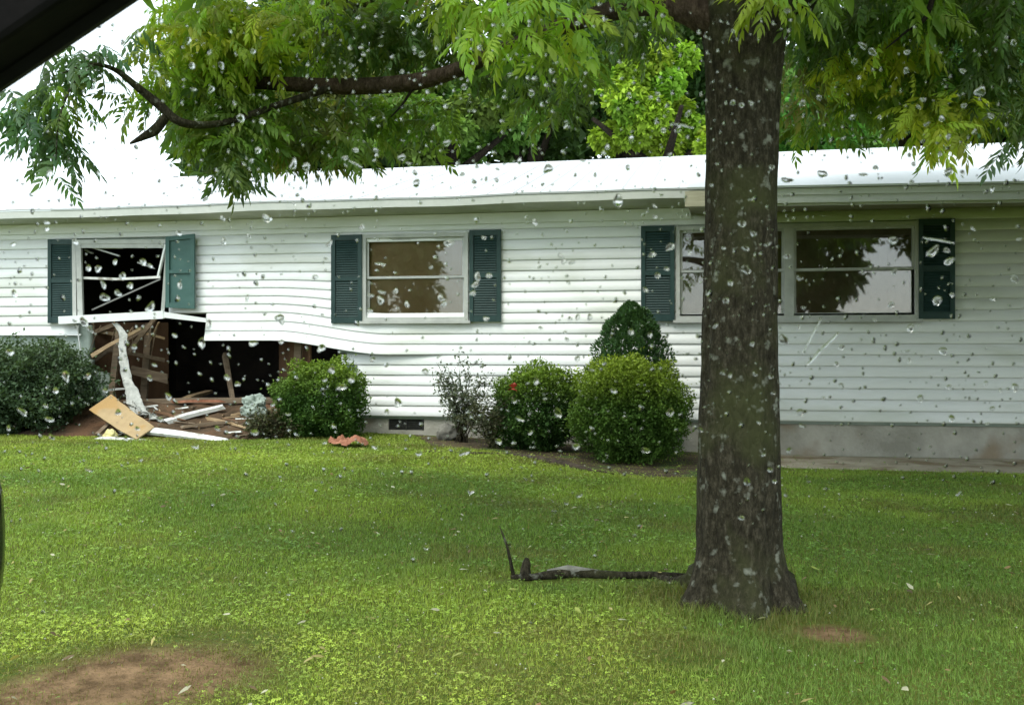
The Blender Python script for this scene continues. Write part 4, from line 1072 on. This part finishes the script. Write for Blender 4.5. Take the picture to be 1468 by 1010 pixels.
bush(402, 522, 520, 630, .62, 'rounded green bush right of the hole beside the terracotta cloth', ((.06, .13, .028), (.30, .40, .04)), 1, 32000)
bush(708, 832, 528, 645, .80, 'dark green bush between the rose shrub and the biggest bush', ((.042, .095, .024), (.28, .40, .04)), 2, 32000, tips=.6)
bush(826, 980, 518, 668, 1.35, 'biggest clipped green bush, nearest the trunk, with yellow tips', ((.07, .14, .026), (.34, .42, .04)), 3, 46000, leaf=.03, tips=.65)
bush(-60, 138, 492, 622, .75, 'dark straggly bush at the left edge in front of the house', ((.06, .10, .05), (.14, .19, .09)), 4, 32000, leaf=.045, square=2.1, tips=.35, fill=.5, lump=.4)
def conifer():
    c = wall(905, 500, .62); t = (c-EYE).dot(FWD); zb = float(gz(c.x, c.y)); r = np.random.default_rng(5); n = 26000
    b = thing('conical_evergreen', 'cone shaped evergreen standing behind the biggest bush under the shutter', 'evergreen', (c.x, c.y, zb))
    zt = 1.12+(500-436)*t/F; h = zt-zb
    u = r.random(n)**.8; prof = np.interp(u, [0, .25, .55, .72, .86, .95, 1], [.42, .44, .42, .31, .25, .13, .02])
    a = r.uniform(0, 6.28, n); nz_ = np.array([mnoise.noise(Vector((math.cos(x)*2.2, math.sin(x)*2.2, w*9))) for x, w in zip(a, u)])
    rr = prof*(1-.45*r.random(n)**2)*(1+.55*nz_)
    P = np.stack([c.x+np.cos(a)*rr, c.y+np.sin(a)*rr, zb+u*h+.03*nz_], 1)
    C0 = np.array([[.065, .13, .05]])*r.uniform(.6, 1.5, (n, 1))
    V, Fc, C_ = scatter(SIMPLE, P, a+r.normal(0, .5, n), r.normal(-.9, .4, n), r.normal(0, .5, n), r.uniform(.6, 1.4, n)*.035, C0)
    npmesh('foliage', V, Fc, M['bush'], C_, b)
    mb = MB(); mb.tube([Vector((c.x, c.y, zb-.02)), Vector((c.x, c.y, zt-.1))], [.03, .008], 8); mb.build('stem', M['bark_dark'], b, True)
conifer()
def shrub(px0, px1, pyt, off, label, seed, nst, nleaf, cols, name='shrub', cat='shrub', leaf=.035, lean=.5, m_='bark'):
    c = wall((px0+px1)/2, 500, off); t = (c-EYE).dot(FWD); hw = (px1-px0)/2*t/F; zb = float(gz(c.x, c.y)); zt = 1.12+(500-pyt)*t/F; h = zt-zb
    b = thing(name, label, cat, (c.x, c.y, zb)); rs = random.Random(seed); mb = MB(); tips = []
    for i in range(nst):
        a = rs.uniform(0, 6.28); q = rs.uniform(.2, 1); hh = h*rs.uniform(.55, 1)*(1-.35*q)
        p = [Vector((c.x+rs.uniform(-.08, .08), c.y+rs.uniform(-.05, .05), zb-.02))]
        for k in range(1, 6):
            f = k/5; p.append(Vector((c.x+math.cos(a)*hw*q*f**1.3+rs.uniform(-.03, .03), c.y+math.sin(a)*hw*.7*q*f**1.3, zb+hh*f)))
        mb.tube(p, [.009, .008, .007, .005, .004, .002], 5, .3, i)
        for k in range(2, 6):
            for z in range(2):
                d = Vector((rs.uniform(-1, 1), rs.uniform(-1, 1), rs.uniform(-.1, .9)))*.15
                mb.tube([p[k], p[k]+d*.6, p[k]+d], [.004, .003, .0015], 4); tips += [p[k], p[k]+d*.5, p[k]+d]
    mb.build('stems', M[m_], b, True)
    r = np.random.default_rng(seed); T_ = np.array([tuple(x) for x in tips]); P = T_[r.integers(0, len(T_), nleaf)]+r.normal(0, .03, (nleaf, 3))
    P[:, 2] = np.maximum(P[:, 2], zb+.02)
    ci = r.random(nleaf)[:, None]; C0 = (np.array(cols[0])*(1-ci)+np.array(cols[1])*ci)*r.uniform(.7, 1.3, (nleaf, 1))
    V, Fc, C_ = scatter(SIMPLE, P, r.uniform(0, 6.28, nleaf), r.normal(.2, .7, nleaf), r.normal(0, .7, nleaf), r.uniform(.6, 1.4, nleaf)*leaf, C0)
    npmesh('leaves', V, Fc, M['bush'], C_, b); return b
shrub(612, 712, 500, .62, 'sparse grey-leaved rose shrub against the white siding left of the dark bush', 1, 18, 2400, ((.07, .10, .06), (.20, .22, .16)))
shrub(655, 760, 560, 1.0, 'low brownish twiggy shrub at the left foot of the dark bush', 6, 16, 1700, ((.05, .065, .03), (.11, .11, .06)))
shrub(340, 432, 588, .95, 'crushed brown-green shrub lying against the left side of the round bush', 2, 18, 1900, ((.05, .07, .03), (.12, .11, .06)))
shrub(-20, 130, 482, .85, 'thin grey twigs with few leaves sticking out of the dark left bush', 3, 24, 2400, ((.045, .075, .045), (.12, .15, .10)))
c = wall(736, 556, 1.25); f_ = MB()
rs = random.Random(4)
for i in range(16):
    a = rs.uniform(0, 6.28); e = rs.uniform(-.6, 1.2); d = Vector((math.cos(a)*math.cos(e), math.sin(a)*math.cos(e), math.sin(e))); s_ = d.cross(Vector((0.1, .2, 1))).normalized()
    f_.add([c, c+d*.04+s_*.022, c+d*.065, c+d*.04-s_*.022], [(0, 1, 2, 3)])
tag(f_.build('flower', M['red']), 'single red bloom on the dark green bush beside the rose shrub', 'flower')

# ------------------------------------------------------------ lawn
def lawn():
    r = np.random.default_rng(21)
    bladeA = (np.array([[-.5, 0, 0], [.5, 0, 0], [-.32, .12, .55], [.32, .12, .55], [0, .45, 1]]), np.array([[2, 3, 4]]), np.array([[0, 1, 3, 2]]))
    def leaf3():
        V = []; Q = []
        for k in range(3):
            a = k*2.09; c, s_ = math.cos(a), math.sin(a); o = len(V)
            for x, y, z in ((0, 0, .0), (.55, .42, .14), (1.0, .30, .05), (.92, 0, .0), (1.0, -.30, .05), (.55, -.42, .14)):
                V.append((x*c-y*s_, x*s_+y*c, z))
            Q += [(o, o+5, o+4, o+3), (o, o+3, o+2, o+1)]
        return (np.array(V), np.zeros((0, 3), int), np.array(Q))
    clover = leaf3()
    def place(n, d0, d1, pw):
        """random spots on the ground in a wide sector, thinning with distance"""
        u = r.random(n); d = (d0**pw+(d1**pw-d0**pw)*u)**(1/pw)
        a = r.uniform(-.62, .62, n)
        x = EYE.x+d*(FWD.x+RGT.x*a); y = EYE.y+d*(FWD.y+RGT.y*a); return x, y, d
    def density(x, y):
        """bare places and thick places"""
        k = np.ones(len(x))
        wy = 1-sstep(-1.15, -.75, y)
        # the beds against the house
        for poly in (bed,):
            P = np.array(poly); ins = np.zeros(len(x), bool)
            for a, b in zip(P, np.roll(P, -1, 0)):
                c = ((a[1] > y) != (b[1] > y)) & (x < (b[0]-a[0])*(y-a[1])/(b[1]-a[1]+1e-12)+a[0]); ins ^= c
            k = np.where(ins, .12, k)
        k = np.where((y > -1.35) & (x > walk[0][0]-.1), .03, k)
        k = np.where((y > -1.15+.25*fbm(x*3, y*3, 7)) & (x > XA-.2) & (x < XB+.1), .05, k)
        for (cx, cy, rx, ry, s_) in spots:
            q = np.hypot((x-cx)/rx, (y-cy)/ry)+1.1*(fbm(x*4, y*4, 71)-.47)+.7*(fbm(x*14, y*14, 73)-.47)
            k = k*np.clip((q-.45)*.95, s_, 1)
        for (ax, ay), (bx, by) in zip(logl[:-1], logl[1:]):
            t = np.clip(((x-ax)*(bx-ax)+(y-ay)*(by-ay))/((bx-ax)**2+(by-ay)**2), 0, 1)
            k = np.where(np.hypot(x-ax-t*(bx-ax), y-ay-t*(by-ay)-(-.05)) < .075, k*.12, k)
        k = np.where(y > -.05, 0, k)
        return k
    spots = []; logl = [tuple(gpt(q, 830))[:2] for q in (730, 780, 850, 915, 985)]
    for px, py, rx, ry, s_ in ((215, 965, .30, .34, .16), (80, 990, .30, .26, .3), (1195, 908, .20, .20, .15), (985, 935, .14, .14, .5), (330, 915, .16, .10, .4), (1065, 868, .30, .20, .5)):
        p = gpt(px, py); spots.append((p.x, p.y, rx, ry, s_))
    c_lt = np.array((.42, .49, .075)); c_md = np.array((.26, .355, .055)); c_dk = np.array((.155, .25, .045)); c_dry = np.array((.22, .18, .06))
    lip = gpt(1060, 905)
    def colour(x, y, n):
        a = fbm(x*.8, y*.8, 90); b = fbm(x*2.6, y*2.6, 95); c = fbm(x*1.1+9, y*1.6, 99)
        d = (x-EYE.x)*FWD.x+(y-EYE.y)*FWD.y
        side = (x-EYE.x)*RGT.x+(y-EYE.y)*RGT.y
        t = np.clip((a-.47)*4.0+.45-.25*sstep(.9, 1.8, side)*sstep(8, 6.5, d)+.35*(b-.47)*2, 0, 1)[:, None]
        col = c_dk*(1-t)+c_md*t
        # the light clovery part of the lawn to the near left, and a lighter band by the house
        w = np.clip(sstep(.95, .35, side+.25*(b-.47)*2)*sstep(5.4, 4.0, d+.8*(a-.47)), 0, 1)
        w = np.maximum(w, .55*sstep(8.4, 9.6, d)*(side < 1.6))
        w = (w*np.clip(.55+1.6*(b-.4), .15, 1))[:, None]
        col = col*(1-w)+c_lt*w
        dry = np.clip((c-.55)*5, 0, .6)[:, None]*(r.random((n, 1)) < .7)
        col = col*(1-dry)+c_dry*.75*dry
        col = col*r.uniform(.6, 1.45, (n, 1))
        for (cx, cy, rx, ry, s_) in spots:
            q = np.hypot((x-cx)/rx, (y-cy)/ry)+.6*(fbm(x*6, y*6, 75)-.47)
            f = (np.clip(1.9-q, 0, 1)*.75)[:, None]*(r.random((n, 1)) < .8); col = col*(1-f)+c_dry*.7*r.uniform(.6, 1.3, (n, 1))*f
        st = (r.random((n, 1)) < .05); col = np.where(st, c_dry*r.uniform(.8, 1.5, (n, 1)), col)
        return col, w[:, 0]
    # grass blades
    n = 760000; x, y, d = place(n, 2.6, 13.5, 0.95); ok = r.random(n) < density(x, y); x, y, d = x[ok], y[ok], d[ok]; n = len(x)
    z = gz(x, y); P = np.stack([x, y, z-.002], 1); col, w = colour(x, y, n)
    hgt = (.012+.016*r.random(n)**2+.022*np.clip(fbm(x*1.7, y*1.7, 33)-.42, 0, 1)*2)*(1-.35*w)
    # longer tufts round the trunk and the bed
    tr_ = np.hypot(x-tree.location.x, y-tree.location.y); hgt = hgt*(1+1.3*np.exp(-(tr_/.38)**2))
    wid = .0028*np.clip(d/4.2, .8, 3.4)
    # write blades: x scaled by width, y and z by height
    V0, F3, F4 = bladeA
    yaw = r.uniform(0, 6.28, n); lean = r.uniform(.4, 2.7, n)
    X = np.zeros((n, 5, 3)); bx = V0[None, :, 0]*wid[:, None]; by = V0[None, :, 1]*(hgt*lean)[:, None]; bz = V0[None, :, 2]*hgt[:, None]
    c, s_ = np.cos(yaw)[:, None], np.sin(yaw)[:, None]
    X[..., 0] = bx*c-by*s_; X[..., 1] = bx*s_+by*c; X[..., 2] = bz; X += P[:, None]
    off = (np.arange(n)*5)[:, None, None]
    o = npmesh('grass', X.reshape(-1, 3), [(F3[None]+off).reshape(-1, 3), (F4[None]+off).reshape(-1, 4)], M['grass'], np.repeat(col, 5, 0))
    tag(o, 'mown green grass of the front lawn', 'grass', kind='stuff')
    # clover
    n = 150000; x, y, d = place(n, 2.6, 10.5, 1.0); col, w = colour(x, y, n)
    ok = r.random(n) < density(x, y)*np.clip(.12+.8*w+1.2*(fbm(x*2.1, y*2.1, 44)-.45), .04, 1); x, y, d, col = x[ok], y[ok], d[ok], col[ok]; n = len(x)
    P = np.stack([x, y, gz(x, y)+r.uniform(.012, .034, n)], 1); col = col*np.array([.95, 1.05, 1.0])
    V, Fc, C_ = scatter([clover], P, r.uniform(0, 6.28, n), r.normal(0, .3, n), r.normal(0, .3, n), r.uniform(.0035, .0095, n)*np.clip(d/4, .9, 1.5), col)
    tag(npmesh('clover', V, Fc, M['grass'], C_), 'low clover leaves growing in the lawn', 'clover', kind='stuff')
    # white clover heads and fallen petals
    n = 520; x, y, d = place(n, 3.0, 11, 1.0); ok = r.random(n) < density(x, y); x, y, d = x[ok], y[ok], d[ok]; n = len(x)
    ico = (np.array([[0, 0, 1], [.9, 0, 0], [0, .9, 0], [-.9, 0, 0], [0, -.9, 0], [0, 0, -.6]]), np.array([[0, 1, 2], [0, 2, 3], [0, 3, 4], [0, 4, 1], [5, 2, 1], [5, 3, 2], [5, 4, 3], [5, 1, 4]]), np.zeros((0, 4), int))
    V, Fc, C_ = scatter([ico], np.stack([x, y, gz(x, y)+r.uniform(.02, .04, n)], 1), r.uniform(0, 6.28, n), r.normal(0, .5, n), r.normal(0, .5, n), r.uniform(.003, .0065, n)*np.clip(d/5, .8, 1.6), np.tile([[.55, .56, .46]], (n, 1))*r.uniform(.6, 1.2, (n, 1)))
    tag(npmesh('clover_blossom', V, Fc, M['grass'], C_), 'tiny white clover blossoms dotted over the lawn', 'blossom', kind='stuff')
lawn()
def litter():
    r = np.random.default_rng(5); n = 420; u = r.random(n); d = 3.2+(11-3.2)*u; a = r.uniform(-.6, .6, n)
    x = EYE.x+d*(FWD.x+RGT.x*a); y = EYE.y+d*(FWD.y+RGT.y*a); ok = y < -1.0; x, y = x[ok], y[ok]; n = len(x)
    P = np.stack([x, y, gz(x, y)+r.uniform(.02, .04, n)], 1)
    pal = np.array([(.42, .36, .14), (.30, .20, .09), (.50, .48, .34), (.16, .11, .06), (.36, .40, .10)]); c = pal[r.integers(0, 5, n)]*r.uniform(.7, 1.2, (n, 1))
    V, Fc, C_ = scatter([(l[0]/.1, l[1], l[2]) for l in (leaflet(.1, .022, .2),)], P, r.uniform(0, 6.28, n), r.normal(0, .25, n), r.normal(0, .4, n), r.uniform(.02, .055, n), c)
    tag(npmesh('fallen_leaves', V, Fc, M['grass'], C_), 'dry narrow leaflets shed over the lawn', 'fallen leaves', kind='stuff')
litter()

# ------------------------------------------------------------ the car the picture was taken from: its door, pane and mirror
TILT = math.radians(9)
GD = 0.60
gl_o = EYE+FWD*GD                       # centre of the pane
gu = (UP*math.cos(TILT)-FWD*math.sin(TILT)).normalized()   # up along the pane: leans in towards the roof
gn = RGT.cross(gu).normalized()
if gn.dot(FWD) < 0: gn = -gn            # outward
def gp3(a, b, c=0.0): return gl_o+RGT*a+gu*b+gn*c
def onpane(px, py, c=0.0):
    d = ray(px, py); o_ = gp3(0, 0, c); t = (o_-EYE).dot(gn)/d.dot(gn); return EYE+d*t
car = thing('car', 'dark car door with black window surround, rain-spotted pane and glossy mirror edge at the left', 'car', tuple(gl_o-Vector((0, 0, 1.05))))
# opening of the window in pane coordinates (right, up)
k1 = onpane(0, 130); k2 = onpane(185, 0)
def loc(p): q = p-gl_o; return Vector((q.dot(RGT), q.dot(gu)))
a1, a2 = loc(k1)+Vector((0, .013)), loc(k2)+Vector((0, .013)); sl = (a2.y-a1.y)/(a2.x-a1.x)
def ydiag(x): return a1.y+sl*(x-a1.x)
TOPY, BOTY, LX, RX = .235, -.245, -.43, .50
xd = (TOPY-a1.y)/sl+a1.x
open_ = [(LX, BOTY), (RX, BOTY), (RX-.05, TOPY), (xd+.02, TOPY), (xd-.01, TOPY-.012), (LX, ydiag(LX))]
outer = [(LX-.14, BOTY-.05), (RX+.08, BOTY-.05), (RX+.03, TOPY+.07), (xd-.03, TOPY+.07), (xd-.10, TOPY+.055), (LX-.14, ydiag(LX)+.03)]
def frame(inn, out, c0, c1, name, m_):
    mb = MB(); n = len(inn); V = []
    for c in (c0, c1):
        for L in (inn, out): V += [gp3(x, y, c) for x, y in L]
    f = []
    for i in range(n):
        j = (i+1) % n
        f += [(i, j, n+j, n+i), (2*n+i, 3*n+i, 3*n+j, 2*n+j), (i, 2*n+i, 2*n+j, j), (n+i, n+j, 3*n+j, 3*n+i)]
    mb.add(V, f); return mb.build(name, M[m_], car, bevel=.004)
frame(open_, outer, -.035, .012, 'window_surround', 'black')
inn2 = [(x*.985, y*.975) for x, y in open_]
frame([(LX+.0, BOTY+.012), (RX-.008, BOTY+.012), (RX-.058, TOPY-.006), (xd+.022, TOPY-.006), (xd-.006, TOPY-.018), (LX+.0, ydiag(LX)-.006)], open_, .004, .010, 'weatherstrip', 'rubber')
mb = MB()
V = [gp3(x, y, c) for c in (0, .004) for x, y in open_]; n = len(open_)
mb.add(V, [tuple(range(n))[::-1], tuple(range(n, 2*n))]+[(i, (i+1) % n, n+(i+1) % n, n+i) for i in range(n)])
mb.build('window_pane', M['carglass'], car)
# door skin and inner trim below the belt line
mb = MB(); L0, R0 = LX-.14, RX+.08
prof = [(-.295, .016), (-.36, .045), (-.50, .075), (-.70, .085), (-.88, .06), (-.93, .03), (-.93, -.05), (-.296, -.06)]
V = [gp3(x, y, c) for x in np.linspace(L0, R0, 12) for y, c in prof]; n = len(prof)
mb.add(V, [(i*n+j, i*n+(j+1) % n, (i+1)*n+(j+1) % n, (i+1)*n+j) for i in range(11) for j in range(n)]+[tuple(range(n)), tuple(range(11*n, 12*n))[::-1]])
dr = mb.build('door_panel', M['carpaint'], car, True)
mb = MB(); mb.beam(gp3(.30, -.42, .075), gp3(.46, -.42, .075), .02, .03, 0, 1, 6, lambda t: tuple(gn*.03*math.sin(math.pi*t))); mb.build('door_handle', M['gloss'], dr)
# side mirror: rounded housing whose edge shows at the left border
bm = bmesh.new(); bmesh.ops.create_cube(bm, size=1); bmesh.ops.subdivide_edges(bm, edges=bm.edges, cuts=8, use_grid_fill=True)
mc_d = 0.95; s_ = mc_d/F; e1 = dep(17, 765, mc_d); hw, hh, dd = .10, 125*s_, .07
for v in bm.verts:
    q = v.co*2; k = (abs(q.x)**5+abs(q.y)**5+abs(q.z)**5)**(-1/5)*max(abs(q.x), abs(q.y), abs(q.z))
    q = q*k; v.co = e1-RGT*hw+RGT*(q.x*hw*(1-.03*abs(q.z)))+FWD*(q.y-1)*dd*(1-.3*max(0, -q.x)*0)+UP*q.z*hh
_mx = max(topx(v.co)[0] for v in bm.verts); _sh = (8-_mx)/F*mc_d*.93
for v in bm.verts: v.co += RGT*_sh
me = D.meshes.new('mirror_housing'); bm.to_mesh(me); bm.free(); me.materials.append(M['gloss'])
for p in me.polygons: p.use_smooth = True
mh = D.objects.new('side_mirror', me); COL.objects.link(mh); put_under(mh, car)

# rain drops on the outside of the pane
def dropmesh(seed, asp=1.0):
    n, m_ = 14, 5; V = []; Q = []
    rs = random.Random(seed); ph = [rs.uniform(0, 6.28) for _ in range(4)]; am = [rs.uniform(.08, .26), rs.uniform(.08, .24), rs.uniform(.05, .16)]
    def rad(a): return 1+am[0]*math.sin(a+ph[0])+am[1]*math.sin(2*a+ph[1])+am[2]*math.sin(3*a+ph[2])
    ht = rs.uniform(.22, .5)
    for i in range(m_):
        t = i/m_*math.pi/2
        for j in range(n):
            a = 2*math.pi*j/n; r_ = rad(a)*math.cos(t)
            V.append((r_*math.cos(a), r_*math.sin(a)*asp, ht*math.sin(t)))
    V.append((0, 0, ht)); top = len(V)-1
    F_ = [(i*n+j, i*n+(j+1) % n, (i+1)*n+(j+1) % n, (i+1)*n+j) for i in range(m_-1) for j in range(n)]
    F_ += [((m_-1)*n+j, (m_-1)*n+(j+1) % n, top) for j in range(n)]
    F_.append(tuple(range(n))[::-1])
    me = D.meshes.new('raindrop'); me.from_pydata(V, [], F_); me.materials.append(M['water'])
    me.polygons.foreach_set('use_smooth', [True]*(len(F_)-1)+[False]); me.update(); return me
DM = [dropmesh(s, a) for s, a in ((1, 1), (2, 1.25), (3, .7), (4, 1.6), (5, 1.0), (6, .55), (7, 1.2), (8, .8), (9, .6), (10, 1.3), (11, .45), (12, .9))]
rot = Matrix((RGT, gu, gn)).transposed()
big = [(383,313,15),(645,348,13),(700,395,12),(785,242,13),(598,262,14),(663,250,12),(885,287,17),(960,222,9),(1128,258,18),(1178,248,13),(1237,250,14),(1255,240,10),(1358,247,15),(1380,250,9),(1360,375,18),(1337,360,15),(1345,430,16),(1365,422,10),(1280,345,13),(1282,390,12),(1146,398,13),(1123,485,15),(1206,497,14),(1063,150,9),(1077,148,8),(1252,75,11),(1300,75,11),(1405,130,14),(1420,165,10),(1360,195,12),(1050,147,8),(1350,170,11),(1328,178,10),(1455,398,12),(1423,428,11),(1305,470,13),(1353,503,14),(1150,590,13),(1365,600,14),(1455,555,10),(1320,570,12),(370,215,15),(345,170,12),(240,120,9),(277,128,9),(225,105,9),(330,45,8),(230,30,9),(275,95,10),(318,95,9),(375,173,12),(420,235,12),(440,238,13),(510,215,12),(575,225,11),(640,205,13),(620,183,9),(685,395,11),(547,418,13),(530,445,10),(583,436,10),(633,427,10),(636,436,12),(545,430,11),(680,408,12),(678,420,14),(400,455,14),(362,492,14),(300,465,14),(290,490,13),(250,480,12),(325,540,11),(475,530,13),(460,500,13),(503,543,14),(490,555,11),(404,460,11),(165,375,12),(175,395,11),(140,385,13),(148,408,14),(150,425,13),(215,380,12),(205,375,12),(186,410,11),(170,420,10),(127,385,12),(215,440,13),(1040,430,11),(1047,405,13),(1063,320,12),(1080,335,12),(1100,350,11),(1070,385,14),(1037,355,10),(925,415,10),(943,395,10),(960,355,13),(955,385,10),(935,365,9),(905,475,11),(880,560,14),(960,590,13),(925,645,14),(745,600,13),(800,590,13),(760,620,11),(715,632,11),(825,640,12),(665,648,15),(600,650,12),(675,700,13),(830,709,10),(1063,742,13),(1070,690,12),(1105,540,10),(1150,610,12),(120,460,13),(18,350,12),(20,420,12),(15,505,12),(95,540,14),(80,560,13),(32,590,11),(70,600,12),(280,640,13),(365,620,11),(340,550,11),(700,235,8),(745,230,8),(835,230,9),(900,240,10),(865,220,8),(905,200,9),(1110,690,9),(570,577,12),(555,590,10),(478,610,11),(610,533,11),(697,457,11)]
placed = []
rs = random.Random(99)
def put(px, py, w, i):
    c = onpane(px, py, .0043); s_ = w/2*GD/F
    d = D.objects.new('raindrop', DM[i % len(DM)]); COL.objects.link(d)
    k = rs.uniform(.8, 1.2)
    q = Matrix.Rotation(rs.uniform(-.7, .7)+(math.pi/2 if rs.random() < .3 else 0), 3, 'Z')
    d.matrix_world = Matrix.Translation(c) @ (rot @ q).to_4x4() @ Matrix.Diagonal((s_*k, s_/k, s_*.85, 1))
    tag(d, 'clear raindrop clinging to the outside of the car window pane', 'raindrop', 'raindrops on the car window')
for i, (x, y, w) in enumerate(big): put(x, y, w*.82, i); placed.append((x, y, w))
def dens(x, y):
    d = 1.0 if y < 640 else max(.10, 1-(y-640)/110)
    if y > 760: d = .035
    if y > 900: d = .01
    if x < 300 and y < 160 and y < 130-x*.7: return 0
    if y < 60: d *= .6
    return d
cand = []
tries = 0
while len(cand) < 2100 and tries < 90000:
    tries += 1
    x, y = rs.uniform(4, 1464), rs.uniform(4, 1000)
    if rs.random() > dens(x, y)*(.35+1.1*float(vnoise(x/90, y/90, 5))): continue
    w = 2.4+5.2*rs.random()**2.3
    if any(abs(x-a) < (w+c)/2+1 and abs(y-b) < (w+c)/2+1 for a, b, c in placed): continue
    placed.append((x, y, w)); cand.append((x, y, w))
cand.sort(key=lambda t: -t[2])
ni = 300-len(big)
for i, (x, y, w) in enumerate(cand[:ni]): put(x, y, w, i+3)
# the rest, too small and many to count
VV = []; FF = []; o_ = 0
for i, (x, y, w) in enumerate(cand[ni:]):
    me = DM[i % len(DM)]; c = onpane(x, y, .0043); s_ = w/2*GD/F
    Mx = Matrix.Translation(c) @ (rot @ Matrix.Rotation(rs.uniform(-.7, .7), 3, 'Z')).to_4x4() @ Matrix.Diagonal((s_, s_, s_*.85, 1))
    for v in me.vertices: VV.append(tuple(Mx @ v.co))
    for p in me.polygons: FF.append(tuple(a+o_ for a in p.vertices))
    o_ += len(me.vertices)
me = D.meshes.new('fine_raindrops'); me.from_pydata(VV, [], FF); me.materials.append(M['water']); me.polygons.foreach_set('use_smooth', [True]*len(FF))
o = D.objects.new('fine_raindrops', me); COL.objects.link(o); tag(o, 'fine rain droplets between the larger drops on the car window', 'raindrops', kind='stuff')
# streaks: thin drawn-out drops
def streak(x0, y0, x1, y1, w, label):
    a = onpane(x0, y0, .0043); b = onpane(x1, y1, .0043); h = w/2*GD/F; mb = MB(); n = 16; V = []
    d = (b-a).normalized(); sd_ = gn.cross(d).normalized(); rows = []
    for i in range(n+1):
        t = i/n; c = a.lerp(b, t)+sd_*h*.25*math.sin(t*9); r_ = h*(.35+.65*math.sin(math.pi*(.08+.86*t)))*(1+.15*math.sin(t*23))
        rows.append([c-sd_*r_, c-sd_*r_*.6+gn*r_*.55, c+gn*r_*.75, c+sd_*r_*.6+gn*r_*.55, c+sd_*r_])
    V = [p for q in rows for p in q]
    mb.add(V, [(i*5+j, i*5+(j+1) % 5, (i+1)*5+(j+1) % 5, (i+1)*5+j) for i in range(n) for j in range(5)]+[(0, 1, 2, 3, 4), tuple(n*5+k for k in range(5))[::-1]])
    tag(mb.build('water_streak', M['water'], None, True), label, 'water streak', 'water streaks on the car window')
streak(1154, 525, 1202, 476, 4.0, 'longest slanting streak of water on the pane, right of the trunk')
streak(1150, 507, 1178, 455, 2.2, 'faint thin streak of water above and left of the longest one')
streak(963, 176, 995, 183, 3.2, 'short streak of water in front of the yellow-green tree')
streak(499, 229, 520, 240, 2.6, 'short slanting streak of water on the pane before the roof ridge')
streak(1322, 340, 1368, 348, 2.6, 'short level streak of water in front of the rightmost shutter')
streak(537, 377, 553, 379, 3.0, 'tiny streak of water in front of the middle window')
